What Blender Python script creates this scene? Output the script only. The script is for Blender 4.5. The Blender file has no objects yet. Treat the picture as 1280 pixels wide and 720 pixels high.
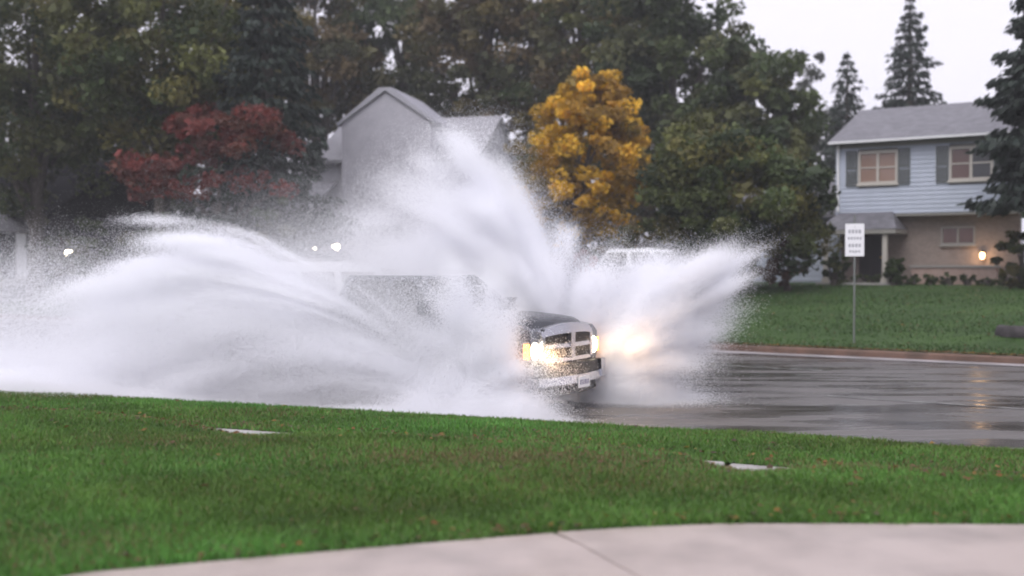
import bpy, bmesh, math, random
import numpy as np
from mathutils import Vector, Matrix

R = math.radians
sc = bpy.context.scene
COL = sc.collection

# ------------------------------------------------------------------ camera
F_PX, HOR, CAM_H = 1350.0, 332.0, 2.05          # focal length in photo pixels, horizon row, eye height over the road
cam_d = bpy.data.cameras.new('camera'); cam = bpy.data.objects.new('camera', cam_d); COL.objects.link(cam)
cam_d.sensor_width = 36; cam_d.lens = F_PX / 1280 * 36
cam_d.clip_start = 0.1; cam_d.clip_end = 3000
cam.location = (0, 0, CAM_H)
cam.rotation_euler = (R(90) - math.atan(28 / F_PX), 0, 0)
cam_d.dof.use_dof = True; cam_d.dof.focus_distance = 13.5; cam_d.dof.aperture_fstop = 0.72
sc.camera = cam

# ------------------------------------------------------------------ sky, sun, exposure
w = bpy.data.worlds.new('World'); sc.world = w; w.use_nodes = True
nt = w.node_tree; nt.nodes.clear()
SUN_EL, SUN_AZ = R(52), R(205)                    # soft light from behind the camera, to the left
sky = nt.nodes.new('ShaderNodeTexSky'); sky.sky_type = 'NISHITA'; sky.sun_disc = False
sky.sun_elevation = SUN_EL; sky.sun_rotation = SUN_AZ
sky.air_density = 1.0; sky.dust_density = 6.0; sky.ozone_density = 1.0
hs = nt.nodes.new('ShaderNodeHueSaturation'); hs.inputs['Saturation'].default_value = 0.12
nt.links.new(sky.outputs[0], hs.inputs['Color'])
mx = nt.nodes.new('ShaderNodeMix'); mx.data_type = 'RGBA'; mx.inputs[0].default_value = 0.75
nt.links.new(hs.outputs[0], mx.inputs[6]); mx.inputs[7].default_value = (8.2, 7.95, 9.2, 1)   # closed grey cloud deck
bg = nt.nodes.new('ShaderNodeBackground'); bg.inputs[1].default_value = 0.108
nt.links.new(mx.outputs[2], bg.inputs[0])
wo = nt.nodes.new('ShaderNodeOutputWorld'); nt.links.new(bg.outputs[0], wo.inputs[0])
sd = bpy.data.lights.new('sun', 'SUN'); sd.energy = 1.1; sd.angle = R(40); sd.color = (1, 0.97, 0.95)
so = bpy.data.objects.new('sun', sd); COL.objects.link(so)
sdir = Vector((math.sin(SUN_AZ) * math.cos(SUN_EL), math.cos(SUN_AZ) * math.cos(SUN_EL), math.sin(SUN_EL)))
so.rotation_euler = sdir.to_track_quat('Z', 'Y').to_euler()
so.location = sdir * 60
vs = sc.view_settings; vs.view_transform = 'Standard'; vs.look = 'None'; vs.exposure = 0.5; vs.gamma = 1.0
vs.use_curve_mapping = False
sc.render.engine = 'CYCLES'
cy = sc.cycles
cy.use_denoising = True; cy.use_adaptive_sampling = True; cy.adaptive_threshold = 0.03
try: cy.denoiser = 'OPENIMAGEDENOISE'
except Exception: pass
cy.max_bounces = 11; cy.diffuse_bounces = 10; cy.glossy_bounces = 4; cy.transmission_bounces = 6
cy.transparent_max_bounces = 8; cy.filter_width = 1.9
cy.sample_clamp_indirect = 6.0
cy.caustics_reflective = False; cy.caustics_refractive = False

rnd = random.Random(7)
rng = np.random.default_rng(11)

# ------------------------------------------------------------------ place geometry
TH = R(57)
DR = Vector((math.sin(TH), -math.cos(TH), 0))     # along the road, to the right
DN = Vector((math.cos(TH), math.sin(TH), 0))      # across the road, away from the camera
ROT = math.atan2(DR.y, DR.x)                      # yaw of everything that lies along the road
def tn(t, n, z=0.0): return DR * t + DN * n + Vector((0, 0, z))
def at(px, py, y):                                # photo pixel at depth y
    return Vector(((px - 640) / F_PX * y, y, CAM_H - (py - HOR) / F_PX * y))
def col_at(px, y): return (px - 640) / F_PX * y

NEAR_T = [-120, -60, -30, -15.5, -8.8, -6.5, -3.9, -1.6, 2, 8, 40, 90]
NEAR_N = [0.5, 4.2, 7.4, 9.5, 10.9, 11.35, 11.85, 12.2, 12.55, 12.7, 12.7, 12.7]
def near_n(t): return float(np.interp(t, NEAR_T, NEAR_N))
FAR_N = 24.5
def far_h(n):                                     # height of the far ground over the road
    return float(np.interp(n - FAR_N, [0, 2.2, 3.0, 8.0, 13.0, 18, 30, 60, 300], [0.15, 0.22, 0.42, 0.95, 1.32, 1.42, 1.6, 2.0, 3.0]))
def far_ground(x, y):
    n = Vector((x, y, 0)).dot(DN)
    return far_h(n)

# ------------------------------------------------------------------ materials
MATS = {}
def mat(name, color, rough=0.7, metal=0.0, spec=0.5, noise=None, bump=None, coat=0.0, emis=None):
    """noise=(scale, colour2, low, high); bump=(scale, strength, distance)"""
    if name in MATS: return MATS[name]
    m = bpy.data.materials.new(name); m.use_nodes = True
    N = m.node_tree.nodes; L = m.node_tree.links; b = N['Principled BSDF']
    b.inputs['Base Color'].default_value = (*color, 1); b.inputs['Roughness'].default_value = rough
    b.inputs['Metallic'].default_value = metal; b.inputs['Specular IOR Level'].default_value = spec
    b.inputs['Coat Weight'].default_value = coat; b.inputs['Coat Roughness'].default_value = 0.06
    tc = N.new('ShaderNodeTexCoord')
    if noise:
        t = N.new('ShaderNodeTexNoise'); t.inputs['Scale'].default_value = noise[0]; t.inputs['Detail'].default_value = 6
        L.new(tc.outputs['Object'], t.inputs['Vector'])
        r = N.new('ShaderNodeMapRange'); r.inputs[1].default_value = noise[2]; r.inputs[2].default_value = noise[3]
        L.new(t.outputs[0], r.inputs[0])
        x = N.new('ShaderNodeMix'); x.data_type = 'RGBA'
        x.inputs[6].default_value = (*color, 1); x.inputs[7].default_value = (*noise[1], 1)
        L.new(r.outputs[0], x.inputs[0]); L.new(x.outputs[2], b.inputs['Base Color'])
    if bump:
        t = N.new('ShaderNodeTexNoise'); t.inputs['Scale'].default_value = bump[0]; t.inputs['Detail'].default_value = 5
        L.new(tc.outputs['Object'], t.inputs['Vector'])
        u = N.new('ShaderNodeBump'); u.inputs['Strength'].default_value = bump[1]; u.inputs['Distance'].default_value = bump[2]
        L.new(t.outputs[0], u.inputs['Height']); L.new(u.outputs[0], b.inputs['Normal'])
    if emis:
        b.inputs['Emission Color'].default_value = (*emis[0], 1); b.inputs['Emission Strength'].default_value = emis[1]
    MATS[name] = m
    return m

def ramp(N, stops):
    r = N.new('ShaderNodeValToRGB'); e = r.color_ramp.elements
    e[0].position, e[0].color = stops[0][0], (*stops[0][1], 1)
    e[1].position, e[1].color = stops[-1][0], (*stops[-1][1], 1)
    for p, c in stops[1:-1]:
        k = e.new(p); k.color = (*c, 1)
    return r

def leaf_mat(name, gain=1.0, trans=0.35):
    m = bpy.data.materials.new(name); m.use_nodes = True
    N = m.node_tree.nodes; L = m.node_tree.links; N.clear()
    a = N.new('ShaderNodeAttribute'); a.attribute_name = 'tint'
    d = N.new('ShaderNodeBsdfPrincipled'); d.inputs['Roughness'].default_value = 0.55; d.inputs['Specular IOR Level'].default_value = 0.3
    t = N.new('ShaderNodeBsdfTranslucent'); s = N.new('ShaderNodeMixShader'); s.inputs[0].default_value = trans
    L.new(a.outputs['Color'], d.inputs['Base Color']); L.new(a.outputs['Color'], t.inputs['Color'])
    L.new(d.outputs[0], s.inputs[1]); L.new(t.outputs[0], s.inputs[2])
    o = N.new('ShaderNodeOutputMaterial'); L.new(s.outputs[0], o.inputs[0])
    MATS[name] = m
    return m
LEAF = leaf_mat('leaf')
GRASS = leaf_mat('grass_blade', trans=0.3)
BARK = mat('bark', (0.055, 0.045, 0.04), 0.85, noise=(6, (0.11, 0.095, 0.085), 0.35, 0.7), bump=(14, 0.8, 0.05))

def lawn_material(name, far=False):
    m = bpy.data.materials.new(name); m.use_nodes = True
    N = m.node_tree.nodes; L = m.node_tree.links; b = N['Principled BSDF']
    b.inputs['Roughness'].default_value = 0.75; b.inputs['Specular IOR Level'].default_value = 0.25
    tc = N.new('ShaderNodeTexCoord')
    def noise(scale, detail=5, dist=0.0, stretch=None):
        t = N.new('ShaderNodeTexNoise'); t.inputs['Scale'].default_value = scale; t.inputs['Detail'].default_value = detail
        t.inputs['Distortion'].default_value = dist
        src = tc.outputs['Object']
        if stretch:
            mp = N.new('ShaderNodeMapping'); mp.inputs['Rotation'].default_value = (0, 0, -ROT); mp.inputs['Scale'].default_value = stretch
            L.new(src, mp.inputs[0]); src = mp.outputs[0]
        L.new(src, t.inputs['Vector']); return t
    a = noise(0.9, 6, 0.3, (0.5, 1.3, 1))
    g1 = (0.042, 0.10, 0.024) if not far else (0.034, 0.072, 0.018)
    g2 = (0.065, 0.145, 0.034) if not far else (0.054, 0.102, 0.026)
    r = ramp(N, [(0.35, g1), (0.65, g2)]); L.new(a.outputs[0], r.inputs[0])
    f = noise(38, 3); rf = ramp(N, [(0.3, (0.55, 0.6, 0.5)), (0.7, (1.25, 1.2, 1.15))]); L.new(f.outputs[0], rf.inputs[0])
    mu = N.new('ShaderNodeMix'); mu.data_type = 'RGBA'; mu.blend_type = 'MULTIPLY'; mu.inputs[0].default_value = 0.8
    L.new(r.outputs[0], mu.inputs[6]); L.new(rf.outputs[0], mu.inputs[7])
    p = noise(0.55 if not far else 0.3, 7, 0.4, (0.4, 1.5, 1))
    rp = ramp(N, [(0.56, (0, 0, 0)), (0.72, (1, 1, 1))] if not far else [(0.66, (0, 0, 0)), (0.8, (0.5, 0.5, 0.5))]); L.new(p.outputs[0], rp.inputs[0])
    br = N.new('ShaderNodeMix'); br.data_type = 'RGBA'
    L.new(rp.outputs[0], br.inputs[0]); L.new(mu.outputs[2], br.inputs[6]); br.inputs[7].default_value = (0.12, 0.085, 0.05, 1)
    L.new(br.outputs[2], b.inputs['Base Color'])
    u = N.new('ShaderNodeBump'); u.inputs['Strength'].default_value = 0.8; u.inputs['Distance'].default_value = 0.05
    h = noise(22, 6); L.new(h.outputs[0], u.inputs['Height']); L.new(u.outputs[0], b.inputs['Normal'])
    return m

def road_material():
    m = bpy.data.materials.new('wet_asphalt'); m.use_nodes = True
    N = m.node_tree.nodes; L = m.node_tree.links; b = N['Principled BSDF']
    tc = N.new('ShaderNodeTexCoord')
    mp = N.new('ShaderNodeMapping'); mp.inputs['Rotation'].default_value = (0, 0, -ROT); L.new(tc.outputs['Object'], mp.inputs[0])
    mp.inputs['Scale'].default_value = (0.25, 1.4, 1)
    t = N.new('ShaderNodeTexNoise'); t.inputs['Scale'].default_value = 1.1; t.inputs['Detail'].default_value = 6; L.new(mp.outputs[0], t.inputs['Vector'])
    r = ramp(N, [(0.35, (0.055, 0.05, 0.047)), (0.7, (0.13, 0.12, 0.115))]); L.new(t.outputs[0], r.inputs[0])
    L.new(r.outputs[0], b.inputs['Base Color'])
    rr = ramp(N, [(0.36, (0.12,) * 3), (0.48, (0.26,) * 3), (0.55, (0.48,) * 3), (0.68, (0.6,) * 3)]); L.new(t.outputs[0], rr.inputs[0])
    L.new(rr.outputs[0], b.inputs['Roughness']); b.inputs['Specular IOR Level'].default_value = 0.5
    w2 = N.new('ShaderNodeTexNoise'); w2.inputs['Scale'].default_value = 9; w2.inputs['Detail'].default_value = 4
    L.new(tc.outputs['Object'], w2.inputs['Vector'])
    u = N.new('ShaderNodeBump'); u.inputs['Strength'].default_value = 0.35; u.inputs['Distance'].default_value = 0.012
    L.new(w2.outputs[0], u.inputs['Height']); L.new(u.outputs[0], b.inputs['Normal'])
    return m

# ------------------------------------------------------------------ mesh helpers
def link(name, me, material=None, parent=None):
    o = bpy.data.objects.new(name, me); COL.objects.link(o)
    if material is not None and me is not None:
        for m in (material if isinstance(material, (list, tuple)) else [material]): me.materials.append(m)
    if parent is not None: o.parent = parent
    return o
def tag(o, label=None, cat=None, group=None, kind=None):
    if label: o['label'] = label
    if cat: o['category'] = cat
    if group: o['group'] = group
    if kind: o['kind'] = kind
    return o
def thing(name, label, cat, loc=(0, 0, 0), rz=0.0, group=None):
    o = bpy.data.objects.new(name, None); COL.objects.link(o); o.empty_display_size = 0.3
    o.location = loc; o.rotation_euler = (0, 0, rz)
    return tag(o, label, cat, group)
def fin(name, bm, material=None, parent=None, bevel=0.0, smooth=False, seg=2):
    if bevel > 0:
        bmesh.ops.bevel(bm, geom=[e for e in bm.edges if len(e.link_faces) == 2 and e.calc_face_angle(0) > 0.35], offset=bevel, segments=seg,
                        affect='EDGES', profile=0.5, clamp_overlap=True)
    bmesh.ops.recalc_face_normals(bm, faces=bm.faces)
    me = bpy.data.meshes.new(name); bm.to_mesh(me); bm.free()
    if smooth:
        for p in me.polygons: p.use_smooth = True
        try: me.set_sharp_from_angle(angle=R(38))
        except Exception: pass
    return link(name, me, material, parent)
def b_box(bm, x0, x1, y0, y1, z0, z1, mtx=None):
    vs_ = [bm.verts.new((x, y, z)) for x in (x0, x1) for y in (y0, y1) for z in (z0, z1)]
    for f in ((0, 1, 3, 2), (4, 6, 7, 5), (0, 4, 5, 1), (2, 3, 7, 6), (0, 2, 6, 4), (1, 5, 7, 3)):
        bm.faces.new([vs_[i] for i in f])
    if mtx is not None: bmesh.ops.transform(bm, matrix=mtx, verts=vs_)
    return vs_
def box(name, x0, x1, y0, y1, z0, z1, material, parent=None, bevel=0.0, mtx=None):
    bm = bmesh.new(); b_box(bm, x0, x1, y0, y1, z0, z1, mtx)
    return fin(name, bm, material, parent, bevel)
def b_prism(bm, pts, a0, a1, axis='y'):
    """polygon in two axes, extruded along the third"""
    def v(p, a): return {'y': (p[0], a, p[1]), 'x': (a, p[0], p[1]), 'z': (p[0], p[1], a)}[axis]
    lo = [bm.verts.new(v(p, a0)) for p in pts]; hi = [bm.verts.new(v(p, a1)) for p in pts]
    bm.faces.new(lo); bm.faces.new(hi[::-1]); n = len(pts)
    for i in range(n): bm.faces.new((lo[i], lo[(i + 1) % n], hi[(i + 1) % n], hi[i]))
    return lo + hi
def prism(name, pts, a0, a1, material, parent=None, axis='y', bevel=0.0, smooth=False):
    bm = bmesh.new(); b_prism(bm, pts, a0, a1, axis)
    return fin(name, bm, material, parent, bevel, smooth)
def b_tube(bm, pts, rads, k=7):
    rings = []
    for i, p in enumerate(pts):
        p = Vector(p); a = Vector(pts[max(i - 1, 0)]); c = Vector(pts[min(i + 1, len(pts) - 1)])
        d = (c - a).normalized(); s = d.orthogonal().normalized(); u = d.cross(s)
        rings.append([bm.verts.new(p + (s * math.cos(2 * math.pi * j / k) + u * math.sin(2 * math.pi * j / k)) * rads[i]) for j in range(k)])
    for a, c in zip(rings, rings[1:]):
        for j in range(k): bm.faces.new((a[j], a[(j + 1) % k], c[(j + 1) % k], c[j]))
    bm.faces.new(rings[0][::-1]); bm.faces.new(rings[-1])
def lathe(name, prof, material, parent=None, k=28, axis='y', smooth=True):
    """prof: (radius, offset along the axis)"""
    bm = bmesh.new(); rings = []
    for r_, a in prof:
        ring = []
        for j in range(k):
            c, s = math.cos(2 * math.pi * j / k) * r_, math.sin(2 * math.pi * j / k) * r_
            ring.append(bm.verts.new({'y': (c, a, s), 'x': (a, c, s), 'z': (c, s, a)}[axis]))
        rings.append(ring)
    for a, b2 in zip(rings, rings[1:]):
        for j in range(k): bm.faces.new((a[j], a[(j + 1) % k], b2[(j + 1) % k], b2[j]))
    bm.faces.new(rings[0]); bm.faces.new(rings[-1][::-1])
    return fin(name, bm, material, parent, 0, smooth)
def np_mesh(name, co, tris_n, material, parent=None, tint=None, loose=False):
    """co: (N*k,3) polygons of k corners each, nothing shared"""
    co = np.ascontiguousarray(co, dtype=np.float32); nv = len(co); k = tris_n; nf = nv // k
    me = bpy.data.meshes.new(name)
    me.vertices.add(nv); me.vertices.foreach_set('co', co.ravel())
    me.loops.add(nv); me.loops.foreach_set('vertex_index', np.arange(nv, dtype=np.int32))
    me.polygons.add(nf); me.polygons.foreach_set('loop_start', np.arange(0, nv, k, dtype=np.int32))
    try: me.polygons.foreach_set('loop_total', np.full(nf, k, dtype=np.int32))
    except Exception: pass
    if tint is not None:
        at_ = me.attributes.new('tint', 'FLOAT_COLOR', 'FACE')
        c4 = np.ones((nf, 4), dtype=np.float32); c4[:, :3] = tint
        at_.data.foreach_set('color', c4.ravel())
    me.update(calc_edges=True); me.validate()
    return link(name, me, material, parent)
def grid_mesh(name, us, vs_, fn, material, parent=None, smooth=True):
    me = bpy.data.meshes.new(name); nu, nv = len(us), len(vs_)
    verts = [tuple(fn(u, v)) for u in us for v in vs_]
    faces = [(i * nv + j, (i + 1) * nv + j, (i + 1) * nv + j + 1, i * nv + j + 1) for i in range(nu - 1) for j in range(nv - 1)]
    me.from_pydata(verts, [], faces); me.update()
    bm = bmesh.new(); bm.from_mesh(me); bmesh.ops.recalc_face_normals(bm, faces=bm.faces)
    if sum(f.normal.z for f in bm.faces) < 0: bmesh.ops.reverse_faces(bm, faces=bm.faces)
    bm.to_mesh(me); bm.free()
    if smooth:
        for p in me.polygons: p.use_smooth = True
    return link(name, me, material, parent)

def snoise(x, y, seed=0):
    """cheap smooth noise, about -1..1"""
    s = seed * 1.7
    return (math.sin(x * 1.3 + y * 0.7 + s) + math.sin(x * 0.6 - y * 1.9 + 2.1 * s + 1) + math.sin(x * 2.7 + y * 2.3 + 0.5 * s + 2) * 0.6
            + math.sin(-x * 4.1 + y * 3.7 + s + 4) * 0.4) / 3.0

# ------------------------------------------------------------------ ground, road, kerbs, lawns
CONC = mat('concrete', (0.42, 0.35, 0.32), 0.33, noise=(2.1, (0.29, 0.24, 0.22), 0.42, 0.72), bump=(60, 0.25, 0.01))
WALKC = mat('walk_concrete', (0.40, 0.39, 0.38), 0.6, noise=(2.2, (0.28, 0.26, 0.25), 0.35, 0.7), bump=(40, 0.3, 0.01))
KERBC = mat('kerb_concrete', (0.15, 0.085, 0.06), 0.7, noise=(2.5, (0.08, 0.05, 0.036), 0.35, 0.65), bump=(30, 0.4, 0.02))
GUTC = mat('gutter_concrete', (0.46, 0.44, 0.46), 0.3, noise=(1.2, (0.24, 0.23, 0.24), 0.35, 0.7))
LAWN = lawn_material('near_lawn'); FLAWN = lawn_material('far_lawn', True)
EARTH = mat('earth', (0.05, 0.055, 0.035), 0.9, noise=(0.3, (0.08, 0.07, 0.05), 0.4, 0.7))

me = bpy.data.meshes.new('ground'); S = 1500
me.from_pydata([(-S, -S, -0.4), (S, -S, -0.4), (S, S, -0.4), (-S, S, -0.4)], [], [(0, 1, 2, 3)]); me.update()
tag(link('ground', me, EARTH), kind='structure')

TS = sorted(set([-120, -100, -80, -60, -50, -40] + [x * 0.5 for x in range(-64, 41)] + [25, 30, 40, 60, 90]))
road = grid_mesh('road', TS, [0, 0.15, 0.3, 0.45, 0.6, 0.75, 0.9, 1.0],
                 lambda t, v: tn(t, near_n(t) * (1 - v) + FAR_N * v, 0.03 * math.sin(math.pi * v)), road_material())
tag(road, kind='structure')
def strip(name, n0, n1, z0, z1, material, t0=-120, t1=90):
    """ribbon along the road: n0(t)..n1(t)"""
    ts = [t for t in TS if t0 <= t <= t1]
    o = grid_mesh(name, ts, [0, 1], lambda t, v: tn(t, n0(t) * (1 - v) + n1(t) * v, z0 * (1 - v) + z1 * v), material)
    return tag(o, kind='structure')
strip('far_gutter', lambda t: FAR_N - 0.62, lambda t: FAR_N, 0.016, 0.010, GUTC)
strip('near_gutter', lambda t: near_n(t), lambda t: near_n(t) + 0.55, 0.010, 0.028, GUTC)
def kerb(name, nfun, side):
    prof = [(0, -0.1), (0, 0.12), (0.03, 0.155), (0.17, 0.16), (0.17, -0.1)]
    bm = bmesh.new(); rows = []
    for t in TS:
        rows.append([bm.verts.new(tn(t, nfun(t) + side * a, z)) for a, z in prof])
    for a, b2 in zip(rows, rows[1:]):
        for j in range(len(prof) - 1): bm.faces.new((a[j], b2[j], b2[j + 1], a[j + 1]))
    return tag(fin(name, bm, KERBC), kind='structure')
kerb('far_kerb', lambda t: FAR_N, 1); kerb('near_kerb', lambda t: near_n(t), -1)

# lane lines (worn paint) on the wet road
PAINT = mat('road_paint', (0.30, 0.295, 0.29), 0.35, noise=(3, (0.09, 0.088, 0.085), 0.38, 0.6))
for nn, spans in ((20.6, [(-9.5, -6.3), (-1.5, 1.6), (6.4, 9.5), (-21, -18), (-33, -30)]), (16.6, [(-5, -2), (3, 6), (-17, -14), (-29, -26)])):
    for a, b2 in spans:
        hz = 0.03 * math.sin(math.pi * (nn - 12) / 12.5) + 0.006
        mk = grid_mesh('lane_marking', [a, (a + b2) / 2, b2], [0, 0.12], lambda t, v: tn(t, nn + v, hz), PAINT)
        tag(mk, kind='structure')

# near side: verge, footpath, lawn, driveway. q = distance from the kerb towards the camera
DRV = [(-3.6, 4.55), (-2.2, 5.6), (-0.95, 6.04), (0.24, 6.43), (0.75, 6.57), (1.28, 6.66), (2.2, 6.66), (3.14, 6.64), (6, 6.6), (12, 6.5)]
def drv_edge(x): return float(np.interp(x, [p[0] for p in DRV], [p[1] for p in DRV]))
def near_h(q, t):
    h = float(np.interp(q, [0, 0.17, 1.2, 2.25, 2.35, 2.95, 3.0, 3.3, 4.2, 60], [0.13, 0.165, 0.215, 0.200, 0.18, 0.18, 0.36, 0.425, 0.45, 0.45]))
    if q > 2.97: h += 0.02 * snoise(t * 0.9, q * 0.8, 3)
    elif 0.2 < q < 2.25: h += 0.015 * snoise(t * 1.5, q * 2, 5)
    # places where the lawn edge has sunk and the footpath shows
    for tc_, wd, dp in ((-8.3, 0.95, 0.15), (-3.3, 0.5, 0.14), (-0.6, 0.25, 0.12)):
        if q > 2.97: h -= dp * math.exp(-((t - tc_) / wd) ** 2) * max(0, 1 - (q - 2.97) / 1.6)
    return h
def near_pos(t, q):
    n = near_n(t) - q
    p = tn(t, n)
    hh = near_h(q, t)
    # dips under the driveway slab
    if p.y < drv_edge(p.x) + 0.03: hh = min(hh, 0.40)
    p.z = hh
    return p
tl = [-120, -90, -60, -45, -35, -28] + [x * 0.25 for x in range(-96, 49)] + [14, 18, 25, 40, 90]
ql = [0.172, 0.6, 1.2, 1.8, 2.2, 2.25]
tag(grid_mesh('verge', tl, ql, near_pos, LAWN), kind='structure')
tag(grid_mesh('lawn', tl, [2.96, 3.0, 3.1, 3.3, 3.5, 3.8, 4.1, 4.4, 4.8] + [5.2 + 0.4 * i for i in range(14)] + [11.5, 13, 16, 25, 50], near_pos, LAWN), kind='structure')
# footpath flags: each slab its own piece
fp = thing('footpath', None, None); fp['kind'] = 'structure'
bm = bmesh.new(); b_box(bm, -0.74, 0.74, -0.36, 0.36, -0.1, 0.0)
bmesh.ops.bevel(bm, geom=list(bm.edges), offset=0.012, segments=1, affect='EDGES')
bmesh.ops.recalc_face_normals(bm, faces=bm.faces)
slab_me = bpy.data.meshes.new('slab'); bm.to_mesh(slab_me); bm.free(); slab_me.materials.append(WALKC)
for i in range(-16, 9):
    t = i * 1.5
    a = tn(t, near_n(t) - 2.62); c = tn(t + 0.1, near_n(t + 0.1) - 2.62)
    s = link('slab', slab_me, None, fp); s.location = (a.x, a.y, 0.198 + rnd.uniform(-0.006, 0.006))
    s.rotation_euler = (0, 0, math.atan2(c.y - a.y, c.x - a.x))
tag(strip('footpath_bed', lambda t: near_n(t) - 3.1, lambda t: near_n(t) - 2.2, 0.15, 0.15, EARTH), kind='structure')

# driveway: concrete bays with open joints
drv = thing('driveway', None, None); drv['kind'] = 'structure'
def bay(poly):
    bm = bmesh.new(); b_prism(bm, poly, 0.20, 0.452, 'z')
    o = fin('slab', bm, CONC, drv, 0.012); return o
edge = [(p[0], p[1]) for p in DRV]
e1 = [p for p in edge if p[0] <= 0.3]; e2 = [p for p in edge if p[0] > 0.3]
# joint runs from the back edge near x=.27 towards the camera and right
bay([(-3.6, -2)] + e1 + [(0.375, 6.19), (1.213, 4.1), (2.913, -2)])
bay([(2.92, -2), (1.22, 4.1), (0.385, 6.20), (0.27, 6.45)] + e2 + [(12, -2)])
EARTH2 = mat('joint_soil', (0.035, 0.03, 0.026), 0.9)
me = bpy.data.meshes.new('driveway_bed'); me.from_pydata([(-3.5, -2, 0.42), (12, -2, 0.42), (12, 6.4, 0.42), (0.2, 6.3, 0.42), (-3.5, 4.5, 0.42)], [], [(0, 1, 2, 3, 4)]); me.update()
link('joint_filler', me, EARTH2, drv)

# far side ground with gentle unevenness
nl = [24.67, 25.2, 26, 26.6, 27.0, 27.4, 28, 29, 30, 31, 32, 33, 34, 35, 36, 37, 38, 40, 43, 48, 55, 70, 100, 160, 300]
tf = [-260, -160, -110] + list(range(-80, 61, 3)) + [75, 100, 160]
tag(grid_mesh('far_lawn', tf, nl, lambda t, n: tn(t, n, far_h(n) + (0.03 * snoise(t * .5, n * .6, 2) if n > 25 else -0.01)), FLAWN), kind='structure')

# ------------------------------------------------------------------ grass blades on the near lawn
def grass_blades(name, count, region, hmin, hmax, wid, seed):
    r_ = np.random.default_rng(seed); P = []
    while len(P) < count:
        x = r_.uniform(-9, 9, 4000); y = r_.uniform(region[0], region[1], 4000)
        # denser near the camera
        keep = r_.uniform(0, 1, 4000) < np.clip((7.5 / y) ** 1.3, 0, 1)
        for a, b2 in zip(x[keep], y[keep]):
            if abs(a) > b2 * 0.52 + 0.3: continue
            if b2 < drv_edge(a) + 0.02 + 0.05 * snoise(a * 9, 0, 1): continue
            p = Vector((a, b2, 0)); t = p.dot(DR); q = near_n(t) - p.dot(DN)
            if q < 0.19 or 2.27 < q < 2.97: continue
            P.append((a, b2, near_h(q, t), 0.5 + 0.5 * snoise(a * 1.6, b2 * 2.1, 9)))
            if len(P) >= count: break
    P = np.array(P); n = len(P)
    ang = r_.uniform(0, 2 * np.pi, n); h = r_.uniform(hmin, hmax, n) * (0.7 + 0.6 * P[:, 3]); lean = r_.normal(0, 0.5, (n, 2)) * h[:, None]
    wv = wid * (1 + P[:, 1] / 14)
    dx, dy = np.cos(ang) * wv, np.sin(ang) * wv
    base = P[:, :3].copy(); base[:, 2] -= 0.006
    co = np.empty((n, 3, 3)); co[:, 0] = base; co[:, 0, 0] -= dx; co[:, 0, 1] -= dy
    co[:, 1] = base; co[:, 1, 0] += dx; co[:, 1, 1] += dy
    co[:, 2] = base; co[:, 2, :2] += lean; co[:, 2, 2] += h
    g = np.array([[0.082, 0.195, 0.038]]) * r_.uniform(0.65, 1.35, (n, 1)) * (0.75 + 0.5 * P[:, 3:4])
    big = np.array([snoise(a * 0.55 + 3, b_ * 1.1, 12) for a, b_ in P[:, :2]])
    fine = np.array([snoise(a * 3.1, b_ * 4.2, 17) for a, b_ in P[:, :2]])
    g *= (1.0 + 0.30 * big + 0.16 * fine)[:, None]; g[:, 0] *= 1.15 - 0.25 * big
    worn = np.exp(-(((P[:, 0] + 0.1) / 1.5) ** 2 + ((P[:, 1] - 8.9) / 0.5) ** 2)) + 0.7 * np.exp(-(((P[:, 0] - 2.2) / 1.4) ** 2 + ((P[:, 1] - 9.2) / 0.5) ** 2))
    tq = P[:, :2] @ np.array([DR.x, DR.y]); qq = np.interp(tq, NEAR_T, NEAR_N) - P[:, :2] @ np.array([DN.x, DN.y])
    lip = np.exp(-((qq - 3.15) / 0.25) ** 2) + np.exp(-((qq - 2.1) / 0.2) ** 2)
    dry = r_.uniform(0, 1, n) < 0.6 * worn + 0.4 * lip * (0.5 + 0.5 * np.sin(tq * 1.9)) + 0.05 * np.clip(fine, 0, 1) + (0.04 + 0.22 * np.clip((np.sin(P[:, 0] * 0.9 + 1.0) * np.sin(P[:, 1] * 1.7 + 0.6) - 0.45) * 2, 0, 1))
    g[dry] = np.array([0.20, 0.155, 0.075]) * r_.uniform(0.6, 1.2, (dry.sum(), 1))
    o = np_mesh(name, co.reshape(-1, 3), 3, GRASS, None, g)
    return tag(o, 'short wet green grass of the near lawn', 'grass', kind='stuff')
grass_blades('grass', 230000, (5.0, 17.0), 0.025, 0.06, 0.006, 3)

def far_grass():
    r_ = np.random.default_rng(8); n = 90000
    t = r_.uniform(-34, 14, n); nn = FAR_N + 0.2 + r_.uniform(0, 1, n) ** 1.3 * 13.5
    base = np.outer(t, np.array(DR)) + np.outer(nn, np.array(DN)); base[:, 2] = [far_h(v) - 0.01 for v in nn]
    h = r_.uniform(0.03, 0.085, n); a = r_.uniform(0, 6.28, n); dx = np.stack([np.cos(a), np.sin(a), 0 * a], 1) * r_.uniform(0.012, 0.03, n)[:, None]
    tip = base + np.stack([r_.normal(0, 0.5, n) * h, r_.normal(0, 0.5, n) * h, h], 1)
    k = np.array([snoise(u * 0.7, v * 1.3, 21) for u, v in zip(t, nn)])
    tint = np.array([[0.05, 0.10, 0.026]]) * r_.uniform(0.6, 1.35, (n, 1)) * (1 + 0.3 * k)[:, None]
    dry = r_.uniform(0, 1, n) < 0.05; tint[dry] = (0.13, 0.10, 0.05)
    o = np_mesh('far_grass', np.stack([base - dx, base + dx, tip], 1).reshape(-1, 3), 3, GRASS, None, tint)
    tag(o, 'short green grass of the lawn across the road', 'grass', kind='stuff')
far_grass()

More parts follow.
